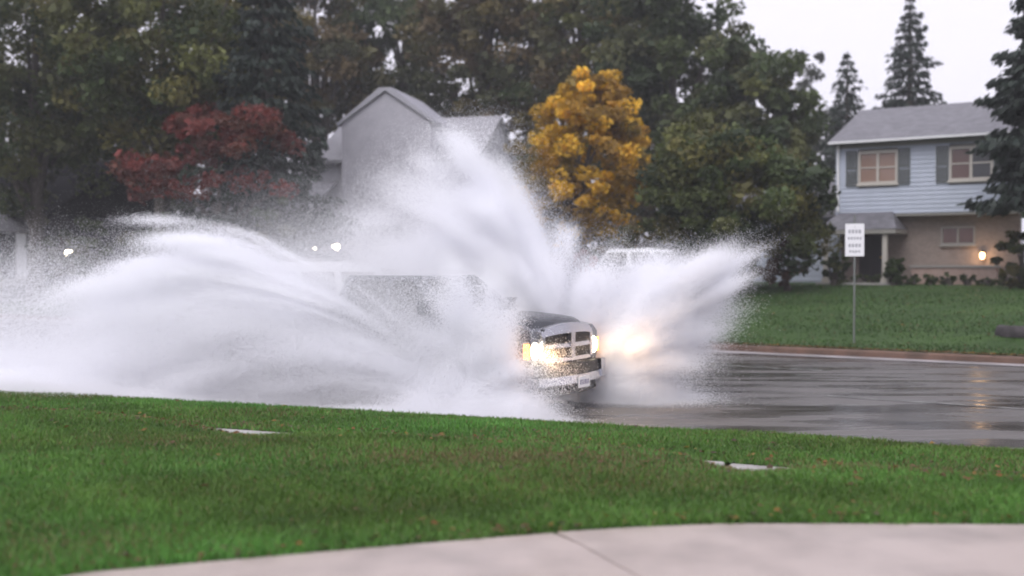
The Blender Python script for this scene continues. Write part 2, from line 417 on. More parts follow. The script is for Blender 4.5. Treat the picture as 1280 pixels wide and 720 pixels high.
# fallen leaves on the lawns and along the far kerb
def leaf_litter():
    r_ = np.random.default_rng(5); C = []; T = []
    def one(p, s):
        a = r_.uniform(0, 2 * np.pi); c, d = math.cos(a) * s, math.sin(a) * s; k = r_.uniform(0.5, 0.8)
        z = p[2] + 0.012
        C.extend([(p[0] - c, p[1] - d, z + r_.uniform(0, .02)), (p[0] + d * k, p[1] - c * k, z + r_.uniform(0, .03)), (p[0] + c, p[1] + d, z + r_.uniform(0, .02)), (p[0] - d * k, p[1] + c * k, z + r_.uniform(0, .03))])
        T.append(np.array([[0.22, 0.09, 0.03], [0.14, 0.07, 0.035], [0.28, 0.16, 0.04], [0.10, 0.06, 0.04]][r_.integers(4)]) * r_.uniform(0.6, 1.1))
    for _ in range(900):                          # brown drifts beside the footpath and along the driveway
        t = r_.uniform(-20, 2); u = r_.uniform()
        q = 3.0 + abs(r_.normal(0, 0.3)) if u < 0.45 else (2.2 - abs(r_.normal(0, 0.3)) if u < 0.75 else r_.uniform(0.2, 7))
        p = near_pos(t, q)
        if p.y > drv_edge(p.x) + 0.05: one((p.x, p.y, p.z + 0.015), r_.uniform(0.02, 0.045))
    for _ in range(110):
        x = r_.uniform(-2.6, 4); p = Vector((x, drv_edge(x) + abs(r_.normal(0, 0.12)) + 0.02, 0)); t = p.dot(DR); q = near_n(t) - p.dot(DN)
        one((p.x, p.y, near_h(q, t) + 0.01), r_.uniform(0.015, 0.035))
    for _ in range(5200):                          # along the far kerb
        t = r_.uniform(-30, 18); p = tn(t, FAR_N + 0.05 + abs(r_.normal(0, 0.12)), 0.165); one(p, r_.uniform(0.02, 0.05))
    for _ in range(500):
        t = r_.uniform(-30, 18); n = r_.uniform(25, 40); p = tn(t, n, far_h(n) + 0.03); one(p, r_.uniform(0.03, 0.06))
    o = np_mesh('fallen_leaves', np.array(C), 4, LEAF, None, np.array(T))
    tag(o, 'brown fallen leaves scattered over lawns and kerb', 'leaves', kind='stuff')
leaf_litter()

# ------------------------------------------------------------------ trees
def leaves_from(centres, radii, per, size, palette, seed, squash=0.75, flat=0.0):
    """clumps of leaf faces; returns corner array and tints"""
    r_ = np.random.default_rng(seed); n = len(centres)
    idx = np.repeat(np.arange(n), per); N = len(idx)
    d = r_.normal(0, 1, (N, 3)); d /= np.linalg.norm(d, axis=1)[:, None]
    rad = radii[idx] * r_.uniform(0.15, 1, N) ** 0.55
    P = centres[idx] + d * rad[:, None] * np.array([1, 1, squash])
    a = r_.normal(0, 1, (N, 3)); a[:, 2] *= (1 - flat); a /= np.linalg.norm(a, axis=1)[:, None]
    b2 = np.cross(a, r_.normal(0, 1, (N, 3))); b2 /= np.linalg.norm(b2, axis=1)[:, None]
    s = size * r_.lognormal(-0.08, 0.38, N)
    a *= s[:, None]; b2 *= (s * 0.6)[:, None]
    co = np.stack([P - a, P + b2, P + a, P - b2], 1)
    pal = np.array(palette); ci = r_.integers(0, len(pal), n); cv = r_.uniform(0.65, 1.3, n)
    tint = pal[ci][idx] * cv[idx][:, None] * r_.uniform(0.7, 1.3, (N, 1))
    return co.reshape(-1, 3), tint

def deciduous(name, label, base, height, rx, rz, clumps, per, leaf, palette, seed, crown_lift=0.3, group=None, sparse=0.0, flat=0.0, ry=None, lay=0.0, cat='tree', at_points=None):
    """crown ellipsoid radii rx, ry, rz; crown bottom at crown_lift*height"""
    ry = ry or rx; r_ = np.random.default_rng(seed); root = thing(name, label, cat, base, r_.uniform(0, 6.28) if at_points is None else 0.0, group)
    cz = height - rz
    # clump centres: mostly in the outer part of the crown
    nb = 5 + int(r_.integers(0, 3)); lobes = r_.normal(0, 1, (nb, 3)); lobes /= np.linalg.norm(lobes, axis=1)[:, None]
    d = r_.normal(0, 1, (clumps * 2, 3)); d /= np.linalg.norm(d, axis=1)[:, None]
    bump = 0.74 + 0.36 * np.max(d @ lobes.T, axis=1) ** 2 + r_.normal(0, 0.09, len(d))
    rr = r_.uniform(0.12, 1, len(d)) ** 0.45 * bump
    if lay: d[:, 2] = np.round(d[:, 2] * lay) / lay + r_.normal(0, 0.04, len(d))
    c = d * rr[:, None] * np.array([rx, ry, rz]); c[:, 2] += cz
    keep = c[:, 2] > height * crown_lift * 0.9
    keep &= r_.uniform(0, 1, len(d)) > sparse
    c = c[keep][:clumps]
    if at_points is not None: c = at_points
    rad = r_.uniform(0.55, 1.15, len(c)) * (rx * ry * rz) ** (1 / 3) * 0.21
    co, tint = leaves_from(c, rad, per, leaf, palette, seed + 1, 0.65, flat)
    cr = np_mesh('crown', co, 4, LEAF, root, tint); cr['kind'] = 'stuff'
    # trunk and limbs
    bm = bmesh.new(); tr = max(0.1, height * 0.022)
    fork = height * max(crown_lift, 0.22)
    b_tube(bm, [(0, 0, -0.3), (0.02, 0, 0.25), (0.05, 0.03, fork * 0.6), (0.02, 0.08, fork), (-0.05, 0.05, cz), (0, 0, height * 0.86)],
           [tr * 1.5, tr * 1.12, tr * 0.95, tr * 0.85, tr * 0.45, tr * 0.1], 9)
    trunk = fin('trunk', bm, BARK, root, 0, True)
    for k in range(9):
        g = c[int(r_.integers(0, len(c)))]; z0 = fork * r_.uniform(0.75, 1.0) + (cz - fork) * r_.uniform(0, 0.6)
        bm = bmesh.new(); m_ = np.array([0, 0, z0]) * 0.45 + g * 0.55 + np.array([0, 0, 0.06 * height])
        b_tube(bm, [(0, 0, z0), tuple(m_), tuple(g)], [tr * 0.42, tr * 0.25, tr * 0.06], 6)
        fin('limb', bm, BARK, trunk, 0, True)
    return root

def conifer(name, label, base, height, rad, seed, palette, group=None, per=26, lift=0.06, droop=0.25, dens=1.0, leaf=0.16):
    r_ = np.random.default_rng(seed); root = thing(name, label, 'tree', base, 0, group)
    bm = bmesh.new(); tr = height * 0.016
    b_tube(bm, [(0, 0, -0.3), (0, 0, height * 0.4), (0.03, 0, height * 0.8), (0.02, 0.0, height)], [tr * 1.3, tr, tr * 0.5, 0.015], 8)
    fin('trunk', bm, BARK, root, 0, True)
    co = []; ti = []; pal = np.array(palette)
    z = height * lift
    while z < height * 0.985:
        f = (z - height * lift) / (height * (1 - lift)); L = rad * (1 - f) ** 0.85 * r_.uniform(0.72, 1.12) + 0.08
        nb = max(4, int((7 + 4 * (1 - f)) * dens)); off = r_.uniform(0, 6.28)
        for k in range(nb):
            a = off + 6.283 * k / nb + r_.normal(0, 0.2); l = L * r_.uniform(0.6, 1.12); dr = droop * r_.uniform(0.5, 1.5)
            m = max(4, int(per * (l / rad + 0.15)))
            s = r_.uniform(0.12, 1, m) ** 0.7
            x = np.cos(a) * l * s; y = np.sin(a) * l * s
            zz = z - dr * l * s + 0.30 * dr * l * s ** 3 * 1.6
            wv = 0.22 * l * (1 - s * 0.6) + 0.05
            px_ = x - np.sin(a) * r_.normal(0, 1, m) * wv; py_ = y + np.cos(a) * r_.normal(0, 1, m) * wv
            P = np.stack([px_, py_, zz + r_.normal(0, 0.05, m) - 0.08 * np.abs(r_.normal(0, 1, m))], 1)
            dirv = np.stack([np.cos(a) * np.ones(m), np.sin(a) * np.ones(m), -0.5 - r_.uniform(0, 0.8, m)], 1) + r_.normal(0, 0.35, (m, 3))
            dirv /= np.linalg.norm(dirv, axis=1)[:, None]
            sd_ = np.cross(dirv, r_.normal(0, 1, (m, 3))); sd_ /= np.linalg.norm(sd_, axis=1)[:, None]
            sz = leaf * r_.uniform(0.7, 1.5, m) * (0.6 + 0.4 * (1 - f))
            A = dirv * sz[:, None]; B = sd_ * (sz * 0.42)[:, None]
            co.append(np.stack([P - A, P + B, P + A, P - B], 1))
            ti.append(pal[r_.integers(0, len(pal), m)] * r_.uniform(0.6, 1.35, (m, 1)) * r_.uniform(0.8, 1.2))
        z += height * 0.022 * r_.uniform(0.8, 1.3) + 0.06
    cr = np_mesh('crown', np.concatenate(co).reshape(-1, 3), 4, LEAF, root, np.concatenate(ti)); cr['kind'] = 'stuff'
    return root

def gpos(px, y):
    x = col_at(px, y); return (x, y, far_ground(x, y) - 0.05)

DKG = [(0.06, 0.085, 0.034), (0.076, 0.10, 0.038), (0.09, 0.098, 0.042), (0.05, 0.072, 0.034)]
OLIVE = [(0.12, 0.13, 0.042), (0.092, 0.114, 0.04), (0.155, 0.145, 0.046), (0.08, 0.112, 0.044)]
BROWNG = [(0.105, 0.1, 0.046), (0.135, 0.1, 0.05), (0.08, 0.088, 0.044), (0.15, 0.125, 0.05)]
RUST = [(0.20, 0.054, 0.046), (0.25, 0.064, 0.054), (0.14, 0.046, 0.04), (0.16, 0.066, 0.048)]
GOLD = [(0.60, 0.37, 0.035), (0.72, 0.46, 0.05), (0.44, 0.25, 0.032), (0.34, 0.21, 0.045), (0.26, 0.19, 0.05)]
SPR = [(0.036, 0.05, 0.04), (0.045, 0.06, 0.048), (0.03, 0.042, 0.036)]

def tree_h(px_top_y, y, ground): return CAM_H + (HOR - px_top_y) / F_PX * y - ground

# left: tall green trees behind the footpath
for px, y, top, rx, rz, lift, seed, lab in (
        (45, 46, -90, 5.6, 6.4, 0.22, 21, 'tall dark green tree rising over the pale porch roof'),
        (205, 44, -110, 4.4, 6.0, 0.2, 22, 'tall olive green tree behind the red maple')):
    g = gpos(px, y); h = tree_h(top, y, g[2])
    deciduous('leafy_tree', lab, g, h, rx, min(rz, h * 0.48), 190, 230, 0.10, OLIVE if seed == 22 else DKG + OLIVE[:2], seed, lift, 'tall green trees across the road')
g = gpos(-120, 52); deciduous('leafy_tree', 'broad dark green tree beside the house with pale porch roof', g, 16, 5.5, 6.8, 150, 180, 0.12, DKG, 23, 0.2, 'tall green trees across the road')
# dark spruce behind the red maple
g = gpos(335, 42); conifer('spruce_tree', 'huge dark spruce beside the grey gabled house', g, 17.0, 3.6, 31, SPR, per=60, lift=0.1, dens=1.25, leaf=0.2)
# red maple: two tiers
g = gpos(275, 40)
boughs = []
for px, py, sx, sy, k in ((205, 205, 40, 14, 9), (170, 222, 25, 14, 5), (250, 195, 40, 10, 7), (225, 150, 28, 14, 7), (275, 152, 45, 14, 12), (320, 160, 35, 14, 9), (362, 180, 25, 8, 5),
                          (290, 185, 45, 12, 8), (215, 240, 45, 12, 7), (300, 230, 60, 14, 9), (240, 165, 30, 14, 5)):
    for _ in range(k):
        q = at(px + rng.normal(0, sx * 0.55), py + rng.normal(0, sy * 0.55), 40 + rng.normal(0, 1.35)); boughs.append((q.x - g[0], q.y - g[1], q.z - g[2]))
deciduous('red_maple', 'dark red maple with layered branches by the gabled house', g, 6.9, 3.5, 2.2, 95, 140, 0.08, RUST, 41, 0.28, lay=3.0, flat=0.3, ry=2.4, at_points=np.array(boughs))
# second row behind the houses
row2 = [(395, 62, -70, 4.8, 6.5, 51, BROWNG, 0.30, 'tall thinning brown-green tree directly behind the gable peak'),
        (505, 66, -60, 4.6, 6.5, 52, DKG, 0.34, 'tall thin-crowned dark tree behind the right wing of the gabled house'),
        (610, 60, -80, 4.6, 6.0, 53, BROWNG, 0.12, 'tall brown-green tree behind the golden maple, next to the gabled house'),
        (725, 58, -70, 4.8, 6.2, 54, OLIVE + BROWNG, 0.05, 'tall olive tree towering right over the golden maple'),
        (840, 54, -60, 4.3, 6.2, 55, DKG, 0.0, 'tall very dark tree between golden maple and round olive tree'),
        (930, 50, 62, 3.6, 4.6, 56, DKG + OLIVE[:1], 0.0, 'dark green tree peeking over the round olive tree'),
        (300, 66, -90, 4.8, 6.5, 57, DKG, 0.05, 'tall dark tree behind the huge spruce')]
for px, y, top, rx, rz, seed, pal, sp, lab in row2:
    g = gpos(px, y); h = tree_h(top, y, g[2])
    deciduous('leafy_tree', lab, g, h, rx, min(rz, h * 0.48), 180 if sp < 0.2 else 130, 170, 0.135, pal, seed, 0.16, 'tall trees behind the houses', sparse=sp)
for i, (px, y, top, rx) in enumerate(((560, 74, 150, 5.0), (655, 76, 165, 5.0), (750, 74, 170, 5.2), (850, 73, 150, 5.0), (945, 72, 130, 4.2), (140, 70, 90, 5.5), (20, 72, 60, 5.5), (240, 74, 100, 5.5))):
    g = gpos(px, y); h = tree_h(top, y, g[2])
    lab = ['low bushy tree showing dark between gabled house and golden maple', 'low bushy tree behind the left side of the golden maple', 'low bushy tree behind the right side of the golden maple',
           'low bushy tree behind the very dark tall tree', 'low bushy tree behind the round olive tree', 'far bushy tree left of the red maple', 'far bushy tree behind the porch house', 'far bushy tree behind the red maple'][i]
    deciduous('bushy_tree', lab, g, h, rx, h * 0.52, 120, 120, 0.15, DKG + BROWNG[:2], 150 + i, 0.0, 'bushy trees closing the view behind the houses')
# golden maple
g = gpos(722, 42); gp = []
for _ in range(270):
    py = rng.uniform(96, 300); hw_ = float(np.interp(py, [90, 120, 160, 205, 260, 300], [18, 50, 84, 98, 92, 66])); a_ = rng.uniform(0, 6.28); rr_ = rng.uniform(0.1, 1) ** 0.5 * rng.uniform(0.8, 1.08)
    q = at(float(np.interp(py, [90, 300], [742, 724])) + hw_ * rr_ * math.cos(a_), py + rng.normal(0, 5), 42); gp.append((q.x - g[0], hw_ / F_PX * 42 * rr_ * math.sin(a_), q.z - g[2]))
deciduous('golden_maple', 'golden yellow maple glowing among the dark trees', g, tree_h(88, 42, g[2]), 2.1, 2.9, 170, 150, 0.08, GOLD, 61, 0.12, at_points=np.array(gp))
# round olive tree by the right house
g = gpos(905, 37); deciduous('olive_tree', 'broad round olive green tree beside the blue-grey sided house', g, tree_h(138, 37, g[2]), 3.75, 2.75, 220, 230, 0.08, OLIVE + [(0.03, 0.045, 0.02)], 62, 0.12)
# pale distant tree and spruces behind the right house
g = gpos(1005, 80); deciduous('leafy_tree', 'pale wispy distant tree left of the two spruces', g, tree_h(62, 80, g[2]), 2.6, 6, 60, 60, 0.2, [(0.09, 0.1, 0.085), (0.07, 0.08, 0.06)], 63, 0.1, sparse=0.3)
g = gpos(1057, 62); conifer('spruce_tree', 'small ragged spruce left of the taller one behind the roof', g, tree_h(64, 62, g[2]), 3.7, 71, SPR, 'spruces behind the blue-grey sided house', per=50, dens=0.75, droop=0.12, leaf=0.2)
g = gpos(1135, 60); conifer('spruce_tree', 'tall pointed spruce rising behind the grey shingle roof', g, tree_h(-8, 60, g[2]), 4.1, 72, SPR, 'spruces behind the blue-grey sided house', per=64, dens=1.05, droop=0.2, leaf=0.2)
g = gpos(1308, 33.5); conifer('spruce_tree', 'large near spruce covering the right end of the house', g, 13.5, 2.25, 73, SPR, per=95, lift=0.23, dens=1.3, droop=0.3, leaf=0.17)
# shrubs
def shrub(name, label, px, y, top, rx, seed, pal, group='shrubs in front of the houses', rz=None):
    g = gpos(px, y); h = max(0.4, tree_h(top, y, g[2])); rz = rz or h * 0.55
    return deciduous(name, label, g, h, rx, rz, 34, 70, 0.07, pal, seed, 0.02, group, cat='shrub')
shrub('shrub', 'reddish brown shrub between olive tree and porch', 985, 36.5, 294, 0.85, 81, [(0.075, 0.04, 0.03), (0.06, 0.045, 0.03), (0.09, 0.05, 0.035)])
shrub('shrub', 'small green shrub right of the porch post', 1117, 38.2, 316, 0.34, 82, [(0.05, 0.075, 0.025), (0.04, 0.06, 0.02)])
shrub('shrub', 'yellow-green shrub under the large near spruce', 1278, 34.5, 283, 0.85, 83, [(0.07, 0.085, 0.03), (0.1, 0.09, 0.03), (0.05, 0.06, 0.025)])
shrub('shrub', 'dark green shrub left of the dark front door', 1042, 38.6, 312, 0.42, 84, DKG)
for i, (px, top, rx, pal, lab) in enumerate(((930, 300, 0.9, DKG, 'low dark shrub left of the reddish brown shrub'), (860, 280, 1.3, DKG, 'dark shrub under the left side of the olive tree'),
        (790, 268, 1.3, BROWNG, 'brown-green shrub right of the golden maple trunk'), (690, 262, 1.2, [(0.06, 0.045, 0.035), (0.05, 0.04, 0.03)], 'brown shrub at the foot of the golden maple'),
        (640, 240, 1.2, [(0.06, 0.04, 0.035), (0.05, 0.036, 0.03)], 'brown shrub at the right wing of the gabled house'),
        (735, 306, 0.45, RUST, 'small rust red shrub beside the parked silver car'))):
    shrub('shrub', lab, px, 38.5 + (i % 2) * 1.2 if i < 5 else 36, top, rx, 90 + i, pal)
for i, (px, dz_) in enumerate(((120, 45), (190, 42.5), (255, 41), (330, 39), (75, 46.5))):
    shrub('shrub', ['dark shrub by the porch lamp of the left house', 'dark shrub below the left branches of the red maple', 'dark shrub in front of the red maple trunk', 'dark shrub below the right branches of the red maple', 'dark shrub at the porch step of the left house'][i], px, dz_, 262 - 8 * (i % 2), 1.5, 100 + i, DKG + BROWNG[:1])
for i in range(10):                                # low hedge plants along the house front
    t = -2.6 + i * 0.62
    p = Vector((14.73, 39, 0)) + DR * t - DN * 0.75
    g = (p.x, p.y, far_ground(p.x, p.y) - 0.03)
    deciduous('hedge_plant', 'low dark hedge plant in the row before the house wall', g, 0.42 + 0.1 * rnd.random(), 0.36, 0.25, 14, 40, 0.05, DKG, 120 + i, 0.02, 'hedge row before the house wall', cat='shrub')

# ------------------------------------------------------------------ houses
SHING = mat('roof_shingles', (0.095, 0.093, 0.106), 0.5, noise=(3.5, (0.17, 0.166, 0.185), 0.35, 0.7), bump=(9, 0.7, 0.05))
SHING2 = mat('pale_shingles', (0.22, 0.215, 0.24), 0.45, noise=(1.2, (0.27, 0.265, 0.29), 0.35, 0.7), bump=(18, 0.5, 0.03))
SIDING = mat('blue_grey_siding', (0.42, 0.46, 0.55), 0.5, noise=(2, (0.38, 0.42, 0.50), 0.4, 0.7))
SIDING2 = mat('pale_grey_siding', (0.44, 0.43, 0.48), 0.5, noise=(2, (0.39, 0.38, 0.43), 0.4, 0.7))
TRIM = mat('cream_trim', (0.45, 0.42, 0.38), 0.5)
TRIMG = mat('grey_trim', (0.26, 0.25, 0.23), 0.5)
SHUT = mat('shutter_paint', (0.11, 0.12, 0.125), 0.5)
DOORM = mat('door_paint', (0.035, 0.03, 0.035), 0.45)
WHITE = mat('white_paint', (0.7, 0.7, 0.72), 0.45)
def brick_mat(name, c1, c2, mo):
    m = bpy.data.materials.new(name); m.use_nodes = True
    N = m.node_tree.nodes; L = m.node_tree.links; b = N['Principled BSDF']; b.inputs['Roughness'].default_value = 0.8
    tc = N.new('ShaderNodeTexCoord'); mp = N.new('ShaderNodeMapping'); mp.inputs['Rotation'].default_value = (R(90), 0, 0)
    L.new(tc.outputs['Object'], mp.inputs[0])
    t = N.new('ShaderNodeTexBrick'); t.inputs['Scale'].default_value = 4.5; t.inputs['Color1'].default_value = (*c1, 1); t.inputs['Color2'].default_value = (*c2, 1)
    t.inputs['Mortar'].default_value = (*mo, 1); L.new(mp.outputs[0], t.inputs['Vector']); L.new(t.outputs[0], b.inputs['Base Color'])
    return m
BRICK = brick_mat('buff_brick', (0.20, 0.155, 0.135), (0.26, 0.205, 0.175), (0.22, 0.2, 0.19))
BRICKP = brick_mat('pink_brick', (0.30, 0.20, 0.165), (0.36, 0.25, 0.21), (0.3, 0.27, 0.25))
GLASS = mat('window_glass', (0.02, 0.022, 0.026), 0.06, spec=0.6)
BLIND = mat('warm_blind', (0.25, 0.16, 0.125), 0.4, coat=0.5)
MISTPANE = mat('misted_pane', (0.30, 0.295, 0.33), 0.4, coat=0.5)  # mist veiling the windows is put into this pale pane colour
BLINDD = mat('red_brown_blind', (0.09, 0.04, 0.032), 0.4, coat=0.6)
LAMPE = mat('lamp_glow', (1, 0.8, 0.6), 0.4, emis=((1.0, 0.55, 0.25), 5))
LAMPW = mat('lamp_glow_white', (1, 0.9, 0.8), 0.4, emis=((1.0, 0.84, 0.62), 30))
BLACKM = mat('black_metal', (0.02, 0.02, 0.022), 0.4)

def siding_wall(name, u0, u1, z0, z1, y, material, parent, holes=(), step=0.16, thick=0.10):
    """lapped boards facing -y; holes = (u0,u1,z0,z1) left open"""
    bm = bmesh.new(); z = z0
    while z < z1 - 0.01:
        zt = min(z + step, z1); segs = [(u0, u1)]
        for h in holes:
            if h[2] < zt - 0.02 and h[3] > z + 0.02:
                new = []
                for a, b2 in segs:
                    if h[1] <= a or h[0] >= b2: new.append((a, b2)); continue
                    if h[0] > a: new.append((a, h[0]))
                    if h[1] < b2: new.append((h[1], b2))
                segs = new
        for a, b2 in segs:
            v = [bm.verts.new(p) for p in ((a, y - 0.03, z), (b2, y - 0.03, z), (b2, y - 0.006, zt), (a, y - 0.006, zt),
                                           (a, y + thick, z), (b2, y + thick, z), (b2, y + thick, zt), (a, y + thick, zt))]
            for f in ((0, 1, 2, 3), (0, 4, 5, 1), (3, 2, 6, 7), (0, 3, 7, 4), (1, 5, 6, 2), (4, 7, 6, 5)): bm.faces.new([v[i] for i in f])
        z = zt
    o = fin(name, bm, material, parent); o['kind'] = 'stuff'; return o

def window(parent, u0, u1, z0, z1, y, cols, rows, pane, frame_mat, fw=0.07, sill=True):
    """frame ring, mullions and panes; the pane set back from the frame"""
    win = box('window', u0, u1, y + 0.05, y + 0.09, z0, z1, BLACKM, parent)
    for a, b2, c, d in ((u0, u1, z1 - fw, z1), (u0, u1, z0, z0 + fw), (u0, u0 + fw, z0 + fw, z1 - fw), (u1 - fw, u1, z0 + fw, z1 - fw)):
        box('frame', a, b2, y - 0.045, y + 0.048, c, d, frame_mat, win)
    mu, mr = fw * 1.1, fw * 0.55
    iu0, iu1, iz0, iz1 = u0 + fw, u1 - fw, z0 + fw, z1 - fw
    pw = (iu1 - iu0 - mu * (cols - 1)) / cols; ph = (iz1 - iz0 - mr * (rows - 1)) / rows
    for i in range(cols):
        a = iu0 + i * (pw + mu)
        if i: box('mullion', a - mu, a, y - 0.035, y + 0.047, iz0, iz1, frame_mat, win)
        for j in range(rows):
            c = iz0 + j * (ph + mr)
            box('pane', a, a + pw, y + 0.012 + 0.01 * (j % 2), y + 0.046, c, c + ph, pane[(i + j * cols) % len(pane)], win)
            if j: box('glazing_bar', a, a + pw, y - 0.02, y + 0.044, c - mr, c, frame_mat, win)
    if sill: box('sill', u0 - 0.05, u1 + 0.05, y - 0.11, y + 0.04, z0 - 0.07, z0 - 0.002, frame_mat, win)
    return win

def gable_roof(parent, u0, u1, yf, yb, ze, zr, material, over=0.35, th=0.14, name='roof'):
    """ridge along u; eaves over the front yf and back yb walls"""
    ym = (yf + yb) / 2; sl = (zr - ze) / (ym - yf); zo = ze - sl * over
    prof = [(yf - over, zo), (ym, zr), (yb + over, zo), (yb + over, zo + th), (ym, zr + th), (yf - over, zo + th)]
    bm = bmesh.new(); b_prism(bm, prof, u0, u1, 'x'); return fin(name, bm, material, parent)

def wall_lamp(parent, u, y, z, emat, watts, size=0.09, color=(1, 0.62, 0.33)):
    plate = box('wall_lamp', u - 0.05, u + 0.05, y - 0.03, y + 0.03, z - 0.12, z + 0.14, BLACKM, parent)
    prof = [(0.02, z - 0.13), (size * 0.7, z - 0.12), (size, z), (size * 0.8, z + 0.1)]
    gl = lathe('lamp_glass', prof, emat, plate, 12, 'z'); gl.location = (u, y - 0.16, 0)
    cp = lathe('lamp_cap', [(size * 1.2, z + 0.1), (size * 0.5, z + 0.16), (0.01, z + 0.2)], BLACKM, plate, 12, 'z'); cp.location = (u, y - 0.16, 0)
    if watts:
        ld = bpy.data.lights.new('bulb', 'POINT'); ld.energy = watts; ld.color = color; ld.shadow_soft_size = 0.06
        lo = bpy.data.objects.new('bulb', ld); COL.objects.link(lo); lo.parent = plate; lo.location = (u, y - 0.36, z)

# --- right house: local x along the facade, local y backwards, z up from its own ground
hz = 1.36
H = thing('sided_house', 'blue-grey sided two-storey house with grey shingle roof and dark shutters', 'house', (14.73, 39, hz), ROT)
EV = 6.69 - hz
UJ = 2.6                                          # underside of the overhanging upper storey
wins = [(-2.22, -0.80, 3.70, 4.90), (0.97, 2.42, 3.70, 4.90)]
siding_wall('siding', -3.05, 3.25, UJ, EV - 0.28, 0, SIDING, H, [(a - 0.005, b2 + 0.005, c - 0.005, d + 0.005) for a, b2, c, d in wins])
box('frieze_board', -3.05, 3.25, -0.035, 0.1, EV - 0.276, EV - 0.05, TRIMG, H)
box('upper_wall', -3.05, 3.25, 0.11, 7.5, UJ + 0.01, EV - 0.04, TRIMG, H)
box('soffit', -3.0, 3.2, 0.0, 0.6, UJ - 0.10, UJ - 0.004, TRIMG, H)
for i, (a, b2, c, d) in enumerate(wins):
    window(H, a, b2, c, d, 0.0, 2, 2, [BLIND, BLIND, BLIND, BLIND] if i == 0 else [BLINDD, GLASS, BLINDD, GLASS], TRIM, 0.085)
for a in (-0.78, 0.53, -2.66, 2.44):               # shutters beside the windows, louvred
    bm = bmesh.new()
    w_ = 0.42
    for x0, x1, z0, z1 in ((a, a + 0.05, 3.64, 4.95), (a + w_ - 0.05, a + w_, 3.64, 4.95), (a + 0.05, a + w_ - 0.05, 3.64, 3.71), (a + 0.05, a + w_ - 0.05, 4.88, 4.95), (a + 0.05, a + w_ - 0.05, 4.26, 4.32)):
        b_box(bm, x0, x1, -0.075, -0.034, z0, z1)
    sh = fin('shutter', bm, SHUT, H)
    bm = bmesh.new(); z = 3.73
    while z < 4.85:
        if not 4.2 < z < 4.32: b_box(bm, a + 0.05, a + w_ - 0.05, -0.062, -0.036, z, z + 0.045)
        z += 0.06
    lo_ = fin('louvres', bm, SHUT, sh); lo_['kind'] = 'stuff'
rf = gable_roof(H, -3.22, 3.45, 0.0, 8.0, EV, EV + 1.55, SHING, 0.42, 0.13)
for u in (-3.05, 3.15): prism('gable_wall', [(0.02, EV - 0.05), (4.0, EV + 1.5), (7.98, EV - 0.05)], u, u + 0.1, SIDING, H, 'x')
box('gutter', -3.2, 3.43, -0.52, -0.425, EV - 0.13, EV - 0.05, WHITE, H, 0.02)
box('downpipe', -2.98, -2.90, -0.12, -0.04, 2.7, EV - 0.14, WHITE, H, 0.01)
# lower storey
lw = [(-2.35, -1.45, 0.0, 2.1), (0.6, 1.75, 1.45, 2.1)]
bm = bmesh.new()
for a, b2, c, d in ((-3.0, -2.35, 0, UJ - 0.1), (-1.45, 0.6, 0, UJ - 0.1), (1.75, 3.2, 0, UJ - 0.1), (-2.35, -1.45, 2.1, UJ - 0.1), (0.6, 1.75, 0, 1.45), (0.6, 1.75, 2.1, UJ - 0.1)):
    b_box(bm, a, b2, 0.6, 0.75, c - (0.3 if c == 0 else 0), d)
fin('brick_wall', bm, BRICK, H)
box('inner_wall', -3.0, 3.2, 0.95, 1.0, -0.3, UJ - 0.11, DOORM, H)
window(H, 0.6, 1.75, 1.45, 2.1, 0.6, 2, 1, [BLINDD], TRIMG, 0.06)
dr = box('door', -2.35, -1.45, 0.68, 0.74, -0.02, 2.1, DOORM, H)
for a, z0 in ((-2.25, 0.2), (-1.88, 0.2), (-2.25, 1.15), (-1.88, 1.15)): box('door_panel', a, a + 0.32, 0.655, 0.684, z0, z0 + 0.75, DOORM, dr, 0.01)
lathe('door_knob', [(0.01, 0.58), (0.035, 0.6), (0.03, 0.64), (0.012, 0.68)], mat('brass', (0.5, 0.35, 0.12), 0.3, 1.0), dr, 10, 'y').location = (-1.54, 0, 1.0)
# porch: hipped roof on posts
bm = bmesh.new(); zo, zi = 2.0, 2.66
v = [bm.verts.new(p) for p in ((-3.4, -1.25, zo), (-0.55, -1.25, zo), (-0.55, 0.57, zo), (-3.4, 0.57, zo), (-2.9, -0.05, zi), (-0.95, -0.05, zi), (-0.95, 0.0, zi), (-2.9, 0.0, zi))]
for f in ((0, 1, 5, 4), (1, 2, 6, 5), (2, 3, 7, 6), (3, 0, 4, 7), (4, 5, 6, 7), (3, 2, 1, 0)): bm.faces.new([v[i] for i in f])
fin('porch_roof', bm, SHING, H)
box('porch_fascia', -3.38, -0.57, -1.23, 0.56, zo - 0.16, zo - 0.003, TRIMG, H)
for u in (-3.1, -0.98):
    po = box('porch_post', u - 0.08, u + 0.08, -1.1, -0.94, 0.1, zo - 0.163, TRIM, H, 0.01)
    box('post_base', u - 0.12, u + 0.12, -1.14, -0.9, 0.07, 0.22, TRIM, po)
box('porch_slab', -3.4, -0.6, -1.25, 0.59, -0.3, 0.068, WALKC, H)
# brick planter under the lower window
box('planter_wall', -0.3, 2.55, 0.02, 0.5, -0.3, 0.62, BRICKP, H)
box('planter_coping', -0.35, 2.6, -0.03, 0.55, 0.624, 0.70, TRIMG, H, 0.01)
wall_lamp(H, 2.02, 0.58, 1.05, LAMPE, 11)
# single-storey wing mostly behind the olive tree
siding_wall('wing_wall', -8.2, -3.12, -0.3, 2.7, 0.9, SIDING, H, step=0.2)
box('wing_core', -8.15, -3.1, 1.02, 6.5, -0.3, 2.68, TRIMG, H)
gable_roof(H, -8.4, -3.07, 0.9, 6.6, 2.7, 4.0, SHING, 0.35, 0.13, 'wing_roof')

